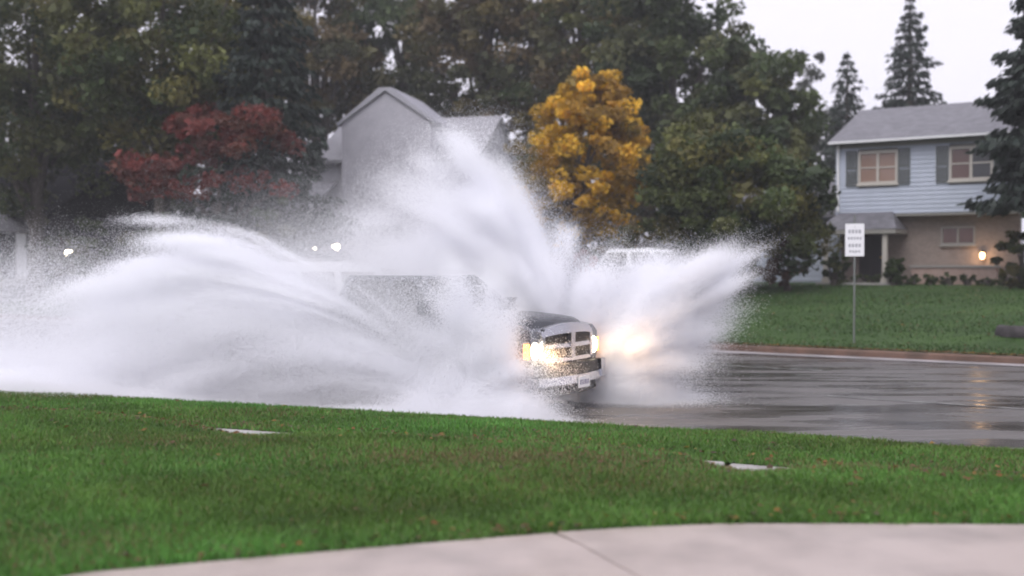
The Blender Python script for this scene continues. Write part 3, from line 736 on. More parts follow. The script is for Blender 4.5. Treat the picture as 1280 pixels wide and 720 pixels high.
# --- gabled house in the middle
gz = 1.55
c0 = Vector((-5.3, 47, 0)); ROTG = R(-13.5)
G = thing('gabled_house', 'pale grey two-storey house with tall front gable behind the spray', 'house', (c0.x, c0.y, gz), ROTG)
GE, GR = 6.75 - gz, 8.75 - gz
gw = [(-3.0, -2.2, 0.8, 2.2), (2.6, 3.6, 0.8, 2.2)]
siding_wall('siding', -3.3, 3.95, -0.3, GE, 0, SIDING2, G, gw, 0.2)
box('main_wall', -3.3, 3.95, 0.11, 6.9, -0.3, GE - 0.02, SIDING2, G)
for a in gw: window(G, *a, 0.0, 2, 2, [MISTPANE], SIDING2, 0.08)
gable_roof(G, -3.55, 4.15, 0.0, 7.0, GE, GR, SHING2, 0.4, 0.14)
for u in (-3.3, 3.85): prism('gable_wall', [(0.02, GE), (3.5, GR - 0.03), (6.98, GE)], u, u + 0.1, SIDING2, G, 'x')
# front gable bay
PK = 9.55 - gz; HB = 2.0; GB = 8.22 - gz
bm = bmesh.new()
b_prism(bm, [(-HB, -0.3), (HB, -0.3), (HB, GB - 0.02), (0, PK - 0.06), (-HB, GB - 0.02)], -0.5, 3.2, 'y')
bay_ = fin('front_bay', bm, SIDING2, G)
window(G, -0.9, 0.9, 0.9, 2.3, -0.555, 3, 2, [MISTPANE], SIDING2, 0.08)
bm = bmesh.new(); sl = (PK - GB) / HB
b_prism(bm, [(-HB - 0.2, GB - sl * 0.2), (0, PK), (HB + 0.2, GB - sl * 0.2), (HB + 0.2, GB - sl * 0.2 + 0.13), (0.28, PK + 0.13 - 0.0), (-0.28, PK + 0.13), (-HB - 0.2, GB - sl * 0.2 + 0.13)], -0.62, 3.6, 'y')
fin('gable_roof', bm, mat('light_shingles', (0.36, 0.355, 0.40), 0.5, bump=(18, 0.5, 0.03)), G)
box('corner_board', -HB - 0.02, -HB + 0.12, -0.52, -0.503, -0.3, GB - 0.1, SIDING2, G); box('corner_board', HB - 0.12, HB + 0.02, -0.52, -0.503, -0.3, GB - 0.1, SIDING2, G)
# garage wing to the left with a lamp either side of the door
gy = -3.0
siding_wall('garage_siding', -7.4, -2.4, -0.3, 2.75, gy, SIDING2, G, [(-6.6, -4.2, -0.3, 2.1)], 0.2)
box('garage_core', -7.4, -2.45, gy + 0.11, 3.0, -0.3, 2.7, SIDING2, G)
gd = box('garage_door', -6.6, -4.2, gy + 0.04, gy + 0.1, -0.28, 2.1, WHITE, G)
for j in range(4):
    for i in range(4): box('door_panel', -6.55 + i * 0.6, -6.05 + i * 0.6, gy + 0.02, gy + 0.045, -0.2 + j * 0.57, 0.28 + j * 0.57, WHITE, gd, 0.01)
gable_roof(G, -7.7, -2.4, gy, 3.2, 2.75, 4.2, SHING2, 0.35, 0.13, 'garage_roof')

def add_lamp_at(house, px, py, y_world, emat, watts, size, color):
    """wall lamp of a house, placed on the wall that the pixel's ray meets"""
    p = at(px, py, y_world); inv = (Matrix.Translation(house.location) @ Matrix.Rotation(house.rotation_euler.z, 4, 'Z')).inverted()
    q = inv @ p; return q
for px in (391, 420):
    # walk along the ray until it meets the garage front
    best = None
    for k in range(600):
        y = 40 + k * 0.03; q = add_lamp_at(G, px, 308.5, y, None, 0, 0, None)
        if q.y >= gy - 0.2: best = q; break
    wall_lamp(G, best.x, gy - 0.03, best.z, LAMPW, 0, 0.15)

# --- house at the left edge, only its porch roof and lamp show
lz = 1.45
Lh = thing('porch_house', 'dark house with pale gabled porch roof at the left edge', 'house', (col_at(10, 50), 50, lz), ROT)
DARKS = mat('dark_siding', (0.04, 0.04, 0.045), 0.9, spec=0.1)
siding_wall('siding', -6.5, 3.2, -0.3, 2.9, 0, DARKS, Lh, [(-2.2, -1.0, 1.0, 2.2), (0.6, 1.5, -0.3, 2.1)], 0.2)
box('main_wall', -6.5, 3.2, 0.11, 7, -0.3, 2.88, DARKS, Lh)
window(Lh, -2.2, -1.0, 1.0, 2.2, 0, 2, 2, [GLASS], TRIM)
dl = box('door', 0.6, 1.5, 0.02, 0.1, -0.1, 2.1, WHITE, Lh)
for z0 in (0.1, 1.05): box('door_panel', 0.72, 1.38, 0.0, 0.024, z0, z0 + 0.8, WHITE, dl, 0.01)
gable_roof(Lh, -6.9, 3.5, 0, 7, 2.9, 5.4, mat('dark_shingles', (0.025, 0.024, 0.028), 0.95, spec=0.1, bump=(18, .5, .03)), 0.4, 0.14)
bm = bmesh.new()
b_prism(bm, [(-2.2, 2.02), (0.0, 3.1), (2.2, 2.02), (2.2, 2.14), (0.0, 3.23), (-2.2, 2.14)], -2.6, 0.1, 'y')
fin('porch_roof', bm, SHING2, Lh)
for u in (-1.7, 1.7):
    box('porch_post', u - 0.07, u + 0.07, -2.45, -2.31, 0, 2.13, WHITE, Lh, 0.01)
box('porch_slab', -2.0, 2.0, -2.6, -0.05, -0.3, 0.0, WALKC, Lh)
for k in range(600):
    y = 40 + k * 0.03; q = add_lamp_at(Lh, 86, 316, y, None, 0, 0, None)
    if q.y >= -0.2: break
wall_lamp(Lh, q.x, -0.03, q.z, LAMPW, 4, 0.14, (1, 0.8, 0.55))

# ------------------------------------------------------------------ road sign and stone
METAL = mat('galvanised_metal', (0.35, 0.35, 0.37), 0.4, 0.8)
SIGNW = mat('sign_white', (0.78, 0.78, 0.80), 0.4); SIGNT = mat('sign_print', (0.36, 0.36, 0.39), 0.5)
sb = at(1068, 431, 25.6); sg = thing('road_sign', 'white rectangular road sign on a thin post by the far kerb', 'sign', (sb.x, sb.y, far_ground(sb.x, sb.y)), R(-14))
box('post', -0.022, 0.022, 0.0, 0.035, -0.2, 3.05, mat('post_metal', (0.16, 0.17, 0.16), 0.5, 0.5), sg)
zc = at(1068, 300, 25.6).z - far_ground(sb.x, sb.y)
bm = bmesh.new(); b_box(bm, -0.215, 0.215, -0.022, -0.002, zc - 0.385, zc + 0.385)
pl = fin('sign_plate', bm, SIGNW, sg, 0.004)
bm = bmesh.new()
for zr, hgt, runs in ((0.20, 0.085, (0.05, 0.06, 0.05, 0.06)), (0.04, 0.06, (0.04, 0.05, 0.04, 0.05, 0.04)), (-0.13, 0.075, (0.05, 0.05, 0.06, 0.05)), (-0.27, 0.05, (0.05, 0.04, 0.05, 0.04))):
    tot = sum(runs) + 0.022 * (len(runs) - 1); x = -tot / 2
    for r0 in runs:
        b_box(bm, x, x + r0, -0.0255, -0.0225, zc + zr - hgt / 2, zc + zr + hgt / 2); x += r0 + 0.022
lt = fin('lettering', bm, SIGNT, pl); lt['kind'] = 'stuff'
for z in (zc + 0.3, zc - 0.3): lathe('bolt', [(0.012, -0.03), (0.012, -0.02)], METAL, pl, 8, 'y').location = (0, 0, z)

STONE = mat('dark_stone', (0.035, 0.03, 0.032), 0.85, noise=(4, (0.07, 0.06, 0.065), 0.4, 0.7), bump=(10, 0.6, 0.03))
sp_ = at(1272, 431, 25.2)
bm = bmesh.new(); bmesh.ops.create_icosphere(bm, subdivisions=3, radius=1.0)
for v in bm.verts:
    k = 1 + 0.10 * snoise(v.co.x * 2.2 + v.co.z, v.co.y * 2.4, 4); v.co = Vector((v.co.x * 0.48 * k, v.co.y * 0.34 * k, max(-0.08, min(v.co.z * 0.42 * k, 0.17 + 0.03 * snoise(v.co.x * 3, v.co.y * 3, 6)))))
st = fin('landscape_stone', bm, STONE, None, 0, True); st.location = (sp_.x, sp_.y, far_ground(sp_.x, sp_.y) + 0.04); st.rotation_euler = (0, 0, ROT)
tag(st, 'low dark flat-topped stone on the far grass verge', 'stone')

# ------------------------------------------------------------------ vehicles
PAINTB = mat('blue_grey_paint', (0.125, 0.13, 0.15), 0.25, 0.4, coat=1.0)
CHROME = mat('chrome', (0.55, 0.55, 0.58), 0.15, 1.0)
CHROMEW = mat('grille_chrome', (0.46, 0.46, 0.50), 0.25, 0.85)
BLACKP = mat('black_plastic', (0.015, 0.015, 0.017), 0.5, bump=(40, 0.2, 0.004))
RUB = mat('tyre_rubber', (0.018, 0.018, 0.018), 0.75, bump=(30, 0.4, 0.01))
TINT = mat('tinted_glass', (0.012, 0.014, 0.018), 0.04, spec=0.7)
ALLOY = mat('alloy', (0.55, 0.55, 0.57), 0.3, 0.9)
HEAD = mat('headlamp_lit', (1, 0.95, 0.85), 0.2, emis=((1.0, 0.86, 0.62), 30))
AMBER = mat('amber_lens', (0.6, 0.2, 0.02), 0.2, emis=((1.0, 0.4, 0.05), 6))
REDL = mat('red_lens', (0.35, 0.01, 0.01), 0.2)
PLATE = mat('plate_white', (0.72, 0.72, 0.74), 0.4)
PRINT = mat('plate_print', (0.12, 0.12, 0.25), 0.5)

def wheel(parent, x, y, r=0.40, wd=0.27, spokes=5):
    s = 1 if y > 0 else -1
    e = bpy.data.objects.new('wheel', None); COL.objects.link(e); e.parent = parent; e.location = (x, y, r)
    h = wd / 2
    lathe('tyre', [(r * 0.60, -h * 0.9), (r * 0.86, -h), (r * 0.97, -h * 0.8), (r, -h * 0.4), (r, h * 0.4), (r * 0.97, h * 0.8), (r * 0.86, h), (r * 0.60, h * 0.9)], RUB, e, 32)
    bm = bmesh.new()
    for k in range(spokes):
        m_ = Matrix.Rotation(2 * math.pi * k / spokes, 4, 'Y')
        b_box(bm, -0.045, 0.045, s * h * 0.60 - 0.012, s * h * 0.60 + 0.03 * s + 0.012, 0.05, r * 0.56, m_)
    b_tube(bm, [(0, s * h * 0.55, 0), (0, s * h * 0.95, 0)], [0.09, 0.07], 14)
    for k in range(24):
        a0, a1 = 2 * math.pi * k / 24, 2 * math.pi * (k + 1) / 24
        q = [bm.verts.new((math.cos(a) * rr_, yy, math.sin(a) * rr_)) for a, rr_, yy in ((a0, r * 0.62, s * h * 0.92), (a1, r * 0.62, s * h * 0.92), (a1, r * 0.52, s * h * 0.35), (a0, r * 0.52, s * h * 0.35))]
        bm.faces.new(q)
    fin('rim', bm, ALLOY, e)
    return e

def arch(cx, r, z0, k=9):
    """points of a wheel arch, from the rear edge over the top to the front edge (x rising)"""
    a0 = math.asin(max(-1, min(1, (z0 - 0.40) / r)))
    out = []
    for i in range(k + 1):
        a = math.pi - a0 - (math.pi - 2 * a0) * i / k
        out.append((cx + math.cos(a) * r, 0.40 + math.sin(a) * r))
    return out

FX = Vector((0.83, 15.0, 0))                       # ground point under the middle of the front bumper
T = thing('pickup_truck', 'blue-grey pickup truck with chrome crosshair grille and lit headlights ploughing through water', 'pickup truck', FX, ROT)
# front half: fenders, doors and cab base in one shell
prof = [(-0.16, 0.52), (-0.10, 0.80), (-0.10, 1.10), (-0.16, 1.20), (-0.5, 1.255), (-1.45, 1.33), (-3.72, 1.36), (-3.72, 0.50)]
prof += [(-3.6, 0.44), (-1.5, 0.44)] + arch(-0.98, 0.50, 0.47) + [(-0.42, 0.50)]
bm = bmesh.new(); vv = b_prism(bm, prof, -0.985, 0.985, 'y')
for v in vv:                                       # fenders round in towards the nose
    if v.co.x > -0.45: v.co.y *= 0.93 - 0.0 * v.co.x
    if v.co.z > 1.15: v.co.y *= 0.955
body = fin('body', bm, PAINTB, T, 0.05, True)
# hood: raised centre
us = [-0.10, -0.14, -0.24, -0.45, -0.8, -1.15, -1.5]; zs = [1.245, 1.305, 1.345, 1.37, 1.395, 1.41, 1.42]
ys = [-0.80, -0.72, -0.62, -0.5, -0.3, -0.1, 0.1, 0.3, 0.5, 0.62, 0.72, 0.80]
bm = bmesh.new(); rows = []
for x, z in zip(us, zs):
    rows.append([bm.verts.new((x - 0.10 * (y / 0.8) ** 2 * (1 if x > -1.4 else 0), y, z - 0.17 * max(0, (abs(y) - 0.5) / 0.3) ** 1.6 - 0.03 * (y / 0.5) ** 2)) for y in ys])
for a, b2 in zip(rows, rows[1:]):
    for j in range(len(ys) - 1): bm.faces.new((a[j], b2[j], b2[j + 1], a[j + 1]))
bmesh.ops.solidify(bm, geom=list(bm.faces), thickness=0.05)
hood = fin('hood', bm, PAINTB, T, 0, True)
# greenhouse
bm = bmesh.new()
bt = [(-1.42, 0.91), (-3.70, 0.91)]; tp = [(-2.12, 0.70), (-3.46, 0.70)]
v = [bm.verts.new((-1.42, s * 0.91, 1.34)) for s in (-1, 1)] + [bm.verts.new((-3.70, s * 0.91, 1.34)) for s in (1, -1)]
v += [bm.verts.new((-2.12, s * 0.70, 1.905)) for s in (-1, 1)] + [bm.verts.new((-3.46, s * 0.70, 1.905)) for s in (1, -1)]
for f in ((0, 1, 5, 4), (1, 2, 6, 5), (2, 3, 7, 6), (3, 0, 4, 7), (4, 5, 6, 7), (3, 2, 1, 0)): bm.faces.new([v[i] for i in f])
cab = fin('cab', bm, PAINTB, T, 0.07, True, 3)
def on_cab(x, z, s):                               # a point on the cab side, a little proud
    k = (z - 1.34) / 0.565; return (x, s * (0.91 - 0.21 * k + 0.006), z)
def sheet(name, quad, material, parent, th=0.008):
    bm = bmesh.new(); f = bm.faces.new([bm.verts.new(q) for q in quad]); bmesh.ops.recalc_face_normals(bm, faces=bm.faces)
    bmesh.ops.solidify(bm, geom=[f], thickness=th); return fin(name, bm, material, parent)
def on_ws(y, k): return (-1.42 - 0.70 * k + 0.008, y * (0.91 - 0.21 * k), 1.34 + 0.565 * k + 0.008)
ws = sheet('windshield', [on_ws(-0.88, 0.10), on_ws(0.88, 0.10), on_ws(0.86, 0.88), on_ws(-0.86, 0.88)], TINT, T)
for s in (-1, 1):
    sheet('side_window', [on_cab(-1.72, 1.40, s), on_cab(-2.58, 1.40, s), on_cab(-2.58, 1.83, s), on_cab(-2.22, 1.83, s)], TINT, T)
    sheet('side_window', [on_cab(-2.68, 1.40, s), on_cab(-3.48, 1.40, s), on_cab(-3.38, 1.83, s), on_cab(-2.68, 1.83, s)], TINT, T)
    for a, b2 in ((-1.62, -2.62), (-2.64, -3.55)):
        d_ = box('door', b2, a, *sorted((s * 0.983, s * 0.993)), 0.50, 1.30, PAINTB, T, 0.003)
        box('door_handle', b2 + 0.08, b2 + 0.26, *sorted((s * 0.994, s * 1.025)), 1.10, 1.14, CHROME, d_, 0.008)
    mr = box('mirror', -1.78, -1.64, *sorted((s * 1.01, s * 1.20)), 1.37, 1.56, PAINTB, T, 0.03)
    box('mirror_arm', -1.74, -1.68, *sorted((s * 0.88, s * 1.03)), 1.38, 1.42, BLACKP, mr)
    # bed side with rear arch
    bp = [(-3.78, 1.36), (-5.74, 1.40), (-5.78, 1.30), (-5.76, 0.60), (-5.30, 0.50)] + arch(-4.50, 0.50, 0.47) + [(-3.78, 0.47)]
    prism('bed_side', bp, *sorted((s * 0.86, s * 0.985)), PAINTB, T, 'y', 0.025, True)
    fl = prism('wheel_flare', [(px_, pz) for px_, pz in arch(-4.50, 0.56, 0.5)] + arch(-4.50, 0.495, 0.5)[::-1], *sorted((s * 0.983, s * 1.015)), BLACKP, T)
    fl = prism('wheel_flare', [(px_, pz) for px_, pz in arch(-0.98, 0.56, 0.5)] + arch(-0.98, 0.495, 0.5)[::-1], *sorted((s * 0.978, s * 1.01)), BLACKP, T)
    box('tail_light', -5.79, -5.74, *sorted((s * 0.88, s * 0.975)), 0.95, 1.30, REDL, T, 0.01)
    box('running_board', -3.5, -1.6, *sorted((s * 0.93, s * 1.06)), 0.36, 0.41, BLACKP, T, 0.01)
    wheel(T, -0.98, s * 0.84); wheel(T, -4.50, s * 0.84)
box('bed_floor', -5.7, -3.76, -0.855, 0.855, 0.72, 0.78, BLACKP, T)
box('bed_front', -3.80, -3.74, -0.855, 0.855, 0.50, 1.37, PAINTB, T)
tg = box('tailgate', -5.77, -5.70, -0.852, 0.852, 0.70, 1.38, PAINTB, T, 0.015)
box('rear_bumper', -5.95, -5.78, -0.95, 0.95, 0.50, 0.68, CHROME, T, 0.03)
box('chassis', -5.5, -0.3, -0.5, 0.5, 0.32, 0.46, BLACKP, T)
box('axle', -1.04, -0.92, -0.72, 0.72, 0.34, 0.44, BLACKP, T); box('axle', -4.56, -4.44, -0.72, 0.72, 0.34, 0.44, BLACKP, T)
# grille: dark backing, chrome arch, side posts, lower bar and the crosshair
gr = box('grille', -0.10, -0.055, -0.66, 0.66, 0.76, 1.19, BLACKP, T)
for i in range(7):
    for (a, b2) in ((-0.60, -0.06), (0.06, 0.60)):
        z = 0.80 + i * 0.055
        if abs(z - 0.955) > 0.03: box('grille_slat', a, b2, 0, 0, 0, 0, BLACKP, gr) if False else box('grille_slat', -0.055, -0.04, a, b2, z, z + 0.015, BLACKP, gr)
def arch_bar(name, yw, zfun, th, x0, x1, material, parent, k=14):
    bm = bmesh.new(); prev = None; first = None
    for i in range(k + 1):
        y = -yw + 2 * yw * i / k; z0, z1 = zfun(y), zfun(y) + th(y)
        bend = -0.08 * (abs(y) / 0.7) ** 2.2
        ring = [bm.verts.new(p) for p in ((x0 + bend, y, z0), (x1 + bend, y, z0), (x1 + bend - 0.02, y, z1), (x0 + bend, y, z1))]
        if prev:
            for j in range(4): bm.faces.new((prev[j], prev[(j + 1) % 4], ring[(j + 1) % 4], ring[j]))
        else: bm.faces.new(ring[::-1])
        prev = ring
    bm.faces.new(prev)
    return fin(name, bm, material, parent, 0.012, True)
arch_bar('grille_arch', 0.70, lambda y: 1.125 - 0.05 * (abs(y) / 0.7) ** 3, lambda y: 0.135 - 0.05 * (abs(y) / 0.7) ** 2, -0.12, 0.03, CHROMEW, gr)
arch_bar('grille_bar', 0.66, lambda y: 0.925, lambda y: 0.055, -0.10, 0.02, CHROMEW, gr)
arch_bar('grille_bottom', 0.64, lambda y: 0.735, lambda y: 0.05, -0.10, 0.02, CHROMEW, gr)
box('grille_post', -0.05, 0.028, -0.055, 0.055, 0.785, 1.14, CHROMEW, gr, 0.015)
for s in (-1, 1): box('grille_side', -0.15, -0.05, *sorted((s * 0.62, s * 0.70)), 0.76, 1.10, CHROMEW, gr, 0.015)
# headlights, with their lamps
for s in (-1, 1):
    hl = bpy.data.objects.new('headlight', None); COL.objects.link(hl); hl.parent = T; hl.location = (-0.115, s * 0.81, 0.905)
    hb = box('housing', -0.08, 0.0, -0.12, 0.12, -0.13, 0.13, CHROMEW, hl, 0.02)
    bm = bmesh.new(); bmesh.ops.create_uvsphere(bm, u_segments=18, v_segments=12, radius=1)
    for v in bm.verts: v.co = Vector((v.co.x * 0.035 + 0.012, v.co.y * 0.095, v.co.z * 0.115))
    fin('lens', bm, HEAD, hl, 0, True)
    box('turn_signal', -0.06, 0.006, *sorted((s * 0.122, s * 0.165)), -0.10, 0.10, AMBER, hl, 0.01)
    ld = bpy.data.lights.new('beam', 'SPOT'); ld.energy = 60; ld.color = (1.0, 0.60, 0.28); ld.spot_size = R(105); ld.spot_blend = 0.9; ld.shadow_soft_size = 0.06
    lo = bpy.data.objects.new('beam', ld); COL.objects.link(lo); lo.parent = hl; lo.location = (0.10, 0, 0)
    lo.rotation_euler = Vector((-1, -s * 0.15, 0.03)).to_track_quat('Z', 'Y').to_euler()
# front bumper: chrome shell, dark step pad with shadow and reflection put into its black, plate, air dam
arch_bar('front_bumper', 0.98, lambda y: 0.43, lambda y: 0.11, -0.10, 0.12, CHROME, T, 18)
arch_bar('shaded_bumper_pad', 0.93, lambda y: 0.545, lambda y: 0.15, -0.10, 0.085, BLACKP, T, 18)
arch_bar('air_dam', 0.92, lambda y: 0.28, lambda y: 0.146, -0.14, 0.03, BLACKP, T, 18)
for s in (-1, 1): box('bumper_end', -0.28, 0.0, *sorted((s * 0.87, s * 0.99)), 0.44, 0.70, CHROME, T, 0.03)
lp = box('licence_plate', 0.115, 0.128, -0.02, 0.29, 0.355, 0.515, PLATE, T, 0.004)
bm = bmesh.new()
for i in range(6): b_box(bm, 0.1285, 0.1300, 0.015 + i * 0.043, 0.043 + i * 0.043, 0.40, 0.465)
pp = fin('plate_print', bm, PRINT, lp); pp['kind'] = 'stuff'

# simple cars further away: side profile loft with roof, glazing, wheels and lamps
def far_vehicle(name, label, cat, loc, rz, L, W, Hh, paint, lower, cabin, wx, lit=False, rim_r=0.32):
    o = thing(name, label, cat, loc, rz); hw = W / 2
    lowp = lower[:]
    for cx in sorted(wx): lowp += [(px_, pz - 0.40 + rim_r) for px_, pz in arch(cx, rim_r + 0.07, 0.36, 7)]
    prism('body', lowp, -hw, hw, paint, o, 'y', 0.06, True)
    bm = bmesh.new(); n = len(cabin)
    for sgn in (0,):
        zt = max(p[1] for p in cabin); zb = min(p[1] for p in cabin)
        def yy(z): return hw - 0.05 - (W * 0.11) * (z - zb) / (zt - zb)
        a = [bm.verts.new((p[0], -yy(p[1]), p[1])) for p in cabin]; b_ = [bm.verts.new((p[0], yy(p[1]), p[1])) for p in cabin]
        bm.faces.new(a); bm.faces.new(b_[::-1])
        for i in range(n): bm.faces.new((a[i], a[(i + 1) % n], b_[(i + 1) % n], b_[i]))
    fin('cabin', bm, paint, o, 0.05, True)
    # cabin: rear-bottom, front-bottom, front-top ... rear-top
    x0, x1 = cabin[0][0], cabin[1][0]; xt1, xt0 = cabin[2][0], cabin[-1][0]
    def lerp(a, b, k): return a + (b - a) * k
    z0, z1 = lerp(zb, zt, 0.14), lerp(zb, zt, 0.80)
    for s in (-1, 1):
        m0 = 3
        for k in range(m0):
            f0, f1 = k / m0 + 0.03, (k + 1) / m0 - 0.03
            bl = lerp(lerp(x0, x1, f0), lerp(xt0, xt1, f0), 0.14); br = lerp(lerp(x0, x1, f1), lerp(xt0, xt1, f1), 0.14)
            tl_ = lerp(lerp(x0, x1, f0), lerp(xt0, xt1, f0), 0.80); tr_ = lerp(lerp(x0, x1, f1), lerp(xt0, xt1, f1), 0.80)
            sheet('side_window', [(bl, s * (yy(z0) + 0.008), z0), (br, s * (yy(z0) + 0.008), z0), (tr_, s * (yy(z1) + 0.008), z1), (tl_, s * (yy(z1) + 0.008), z1)], TINT, o)
    for nm, xb, xt, sg_ in (('windshield', x1, xt1, 1), ('rear_window', x0, xt0, -1)):
        q = [(lerp(xb, xt, k) + sg_ * 0.012, s * (yy(lerp(zb, zt, k)) - 0.09), lerp(zb, zt, k) + 0.008) for k, s in ((0.12, -1), (0.12, 1), (0.86, 1), (0.86, -1))]
        sheet(nm, q, TINT, o)
    for cx in wx:
        for s in (-1, 1): wheel(o, cx, s * (hw - 0.11), rim_r, 0.2)
    xf = max(p[0] for p in lower); xr = min(p[0] for p in lower); zl = lower_z = sorted(p[1] for p in lower)[-1] - 0.22
    for s in (-1, 1):
        box('headlight', xf - 0.10, xf + 0.012, *sorted((s * (hw - 0.42), s * (hw - 0.08))), zl - 0.08, zl + 0.06, HEAD if lit else PLATE, o, 0.02)
        box('tail_light', xr - 0.012, xr + 0.10, *sorted((s * (hw - 0.30), s * (hw - 0.06))), zl - 0.1, zl + 0.1, REDL, o, 0.02)
    box('bumper', xf - 0.06, xf + 0.06, -hw + 0.08, hw - 0.08, 0.30, 0.48, paint, o, 0.03)
    return o
WHITEP = mat('white_car_paint', (0.72, 0.72, 0.75), 0.25, coat=1.0); SILVER = mat('silver_car_paint', (0.26, 0.265, 0.29), 0.28, 0.5, coat=1.0)
# white van in the next lane, roof showing over the truck
vp = at(585, 420, 19.9)
far_vehicle('white_van', 'white van whose roof shows through the spray behind the pickup', 'van', (vp.x, vp.y, 0.03), ROT, 4.9, 1.95, 2.1, WHITEP,
            [(0.0, 0.35), (0.02, 0.80), (-0.15, 1.02), (-1.0, 1.14), (-4.85, 1.14), (-4.9, 0.35)], [(-4.8, 1.10), (-0.9, 1.10), (-1.65, 2.0), (-2.4, 2.10), (-4.5, 2.08)], [-4.0, -0.9], rim_r=0.33)
# silver car parked on the far driveway
cp_ = gpos(858, 35.5)
far_vehicle('parked_car', 'silver car parked beside the rust red shrub across the road', 'car', (cp_[0], cp_[1], far_ground(cp_[0], cp_[1])), ROT + R(20), 4.6, 1.8, 1.6, SILVER,
            [(1.4, 0.30), (1.42, 0.62), (1.2, 0.85), (0.4, 0.98), (-3.1, 1.0), (-3.2, 0.35)], [(-2.9, 0.95), (0.45, 0.95), (-0.45, 1.58), (-1.2, 1.64), (-2.5, 1.60)], [-2.3, 0.55])
# ------------------------------------------------------------------ water spray: real droplets, thrown by the wheels
def spray_material():
    m = bpy.data.materials.new('spray_water'); m.use_nodes = True
    N = m.node_tree.nodes; L = m.node_tree.links; N.clear()
    d = N.new('ShaderNodeBsdfDiffuse'); d.inputs[0].default_value = (0.972, 0.973, 0.995, 1)
    t = N.new('ShaderNodeBsdfTranslucent'); t.inputs[0].default_value = (0.972, 0.973, 0.995, 1)
    s = N.new('ShaderNodeMixShader'); s.inputs[0].default_value = 0.5
    L.new(d.outputs[0], s.inputs[1]); L.new(t.outputs[0], s.inputs[2])
    o = N.new('ShaderNodeOutputMaterial'); L.new(s.outputs[0], o.inputs[0]); return m
SPRAY = spray_material()
ng = bpy.data.node_groups.new('droplets', 'GeometryNodeTree')
ng.interface.new_socket('Geometry', in_out='INPUT', socket_type='NodeSocketGeometry'); ng.interface.new_socket('Geometry', in_out='OUTPUT', socket_type='NodeSocketGeometry')
gi = ng.nodes.new('NodeGroupInput'); go = ng.nodes.new('NodeGroupOutput'); mp_ = ng.nodes.new('GeometryNodeMeshToPoints')
na = ng.nodes.new('GeometryNodeInputNamedAttribute'); na.data_type = 'FLOAT'; na.inputs[0].default_value = 'rad'
sm = ng.nodes.new('GeometryNodeSetMaterial'); sm.inputs['Material'].default_value = SPRAY
ng.links.new(gi.outputs[0], mp_.inputs[0]); ng.links.new(na.outputs[0], mp_.inputs['Radius']); ng.links.new(mp_.outputs[0], sm.inputs[0]); ng.links.new(sm.outputs[0], go.inputs[0])

def spray_object(name, label, P, rad, big_frac, group='sheets of water thrown up by the truck'):
    """P in the truck's frame (forward, left, up). Larger drops are little solids, the fine ones a cloud of points."""
    P = P[P[:, 2] > 0.0]
    o_rot = np.array(Matrix.Rotation(ROT, 3, 'Z')); Wd = P @ o_rot.T + np.array(FX)
    r_ = np.random.default_rng(len(P)); n = len(Wd); sel = r_.uniform(0, 1, n) < big_frac
    B = Wd[sel]; k = len(B)
    tet = np.array([(1, 1, 1), (1, -1, -1), (-1, 1, -1), (-1, -1, 1)]) / 1.732
    q = r_.normal(0, 1, (k, 4)); q /= np.linalg.norm(q, axis=1)[:, None]; a, b2, c, d = q.T
    M = np.stack([np.stack([1 - 2 * (c * c + d * d), 2 * (b2 * c - a * d), 2 * (b2 * d + a * c)], 1), np.stack([2 * (b2 * c + a * d), 1 - 2 * (b2 * b2 + d * d), 2 * (c * d - a * b2)], 1),
                  np.stack([2 * (b2 * d - a * c), 2 * (c * d + a * b2), 1 - 2 * (b2 * b2 + c * c)], 1)], 1)
    V = np.einsum('kij,vj->kvi', M, tet) * (rad * 1.3 * r_.lognormal(0, 0.45, k))[:, None, None] + B[:, None, :]
    F = V[:, [[0, 1, 2], [0, 3, 1], [0, 2, 3], [1, 3, 2]], :].reshape(-1, 3)
    o = np_mesh(name, F, 3, SPRAY); tag(o, label, 'water spray', group, 'stuff')
    Q = Wd[~sel].astype(np.float32); me = bpy.data.meshes.new('mist'); me.vertices.add(len(Q)); me.vertices.foreach_set('co', Q.ravel())
    at_ = me.attributes.new('rad', 'FLOAT', 'POINT'); at_.data.foreach_set('value', (rad * r_.uniform(0.5, 1.3, len(Q))).astype(np.float32))
    me.update()
    ch = link('mist', me, SPRAY, o); ch['kind'] = 'stuff'
    md = ch.modifiers.new('droplets', 'NODES'); md.node_group = ng
    return o

def jets(n_jets, n_pts, seed, origin, vf, vn, vz, tau, sp=0.06, spv=0.45, sptau=0.05, surge=0.0, grow=0.12):
    """ballistic jets in the truck's frame. vf is relative to the truck. vf/vn/vz/tau: functions r -> samples"""
    r_ = np.random.default_rng(seed)
    JT = tau(r_, n_jets); JF, JN, JZ = vf(r_, n_jets), vn(r_, n_jets), vz(r_, n_jets)
    if surge: JZ = JZ * (1 - surge + surge * (0.5 * np.sin(JT * 11 + 1.2) + 0.3 * np.sin(JT * 27 + JN * 2) + 0.2 * np.sin(JT * 61 + JN * 5)))
    wgt = r_.uniform(0.15, 1, n_jets) ** 2.2 * (0.25 + JT); wgt /= wgt.sum()
    i = r_.choice(n_jets, n_pts, p=wgt); t = np.abs(JT[i] + r_.normal(0, sptau, n_pts))
    f = origin[0] + (JF[i] + r_.normal(0, spv, n_pts)) * t + r_.normal(0, sp, n_pts) + r_.normal(0, grow, n_pts) * t
    nn = origin[1] + (JN[i] + r_.normal(0, spv * 0.8, n_pts)) * t + r_.normal(0, sp, n_pts) + r_.normal(0, grow, n_pts) * t
    z = origin[2] + (JZ[i] + r_.normal(0, spv * 0.8, n_pts)) * t - 4.9 * t * t + r_.normal(0, sp * 0.6, n_pts)
    neg = z < 0.0; z[neg] = np.abs(z[neg]) * 0.12 % 0.35
    return np.stack([f, nn, z], 1)

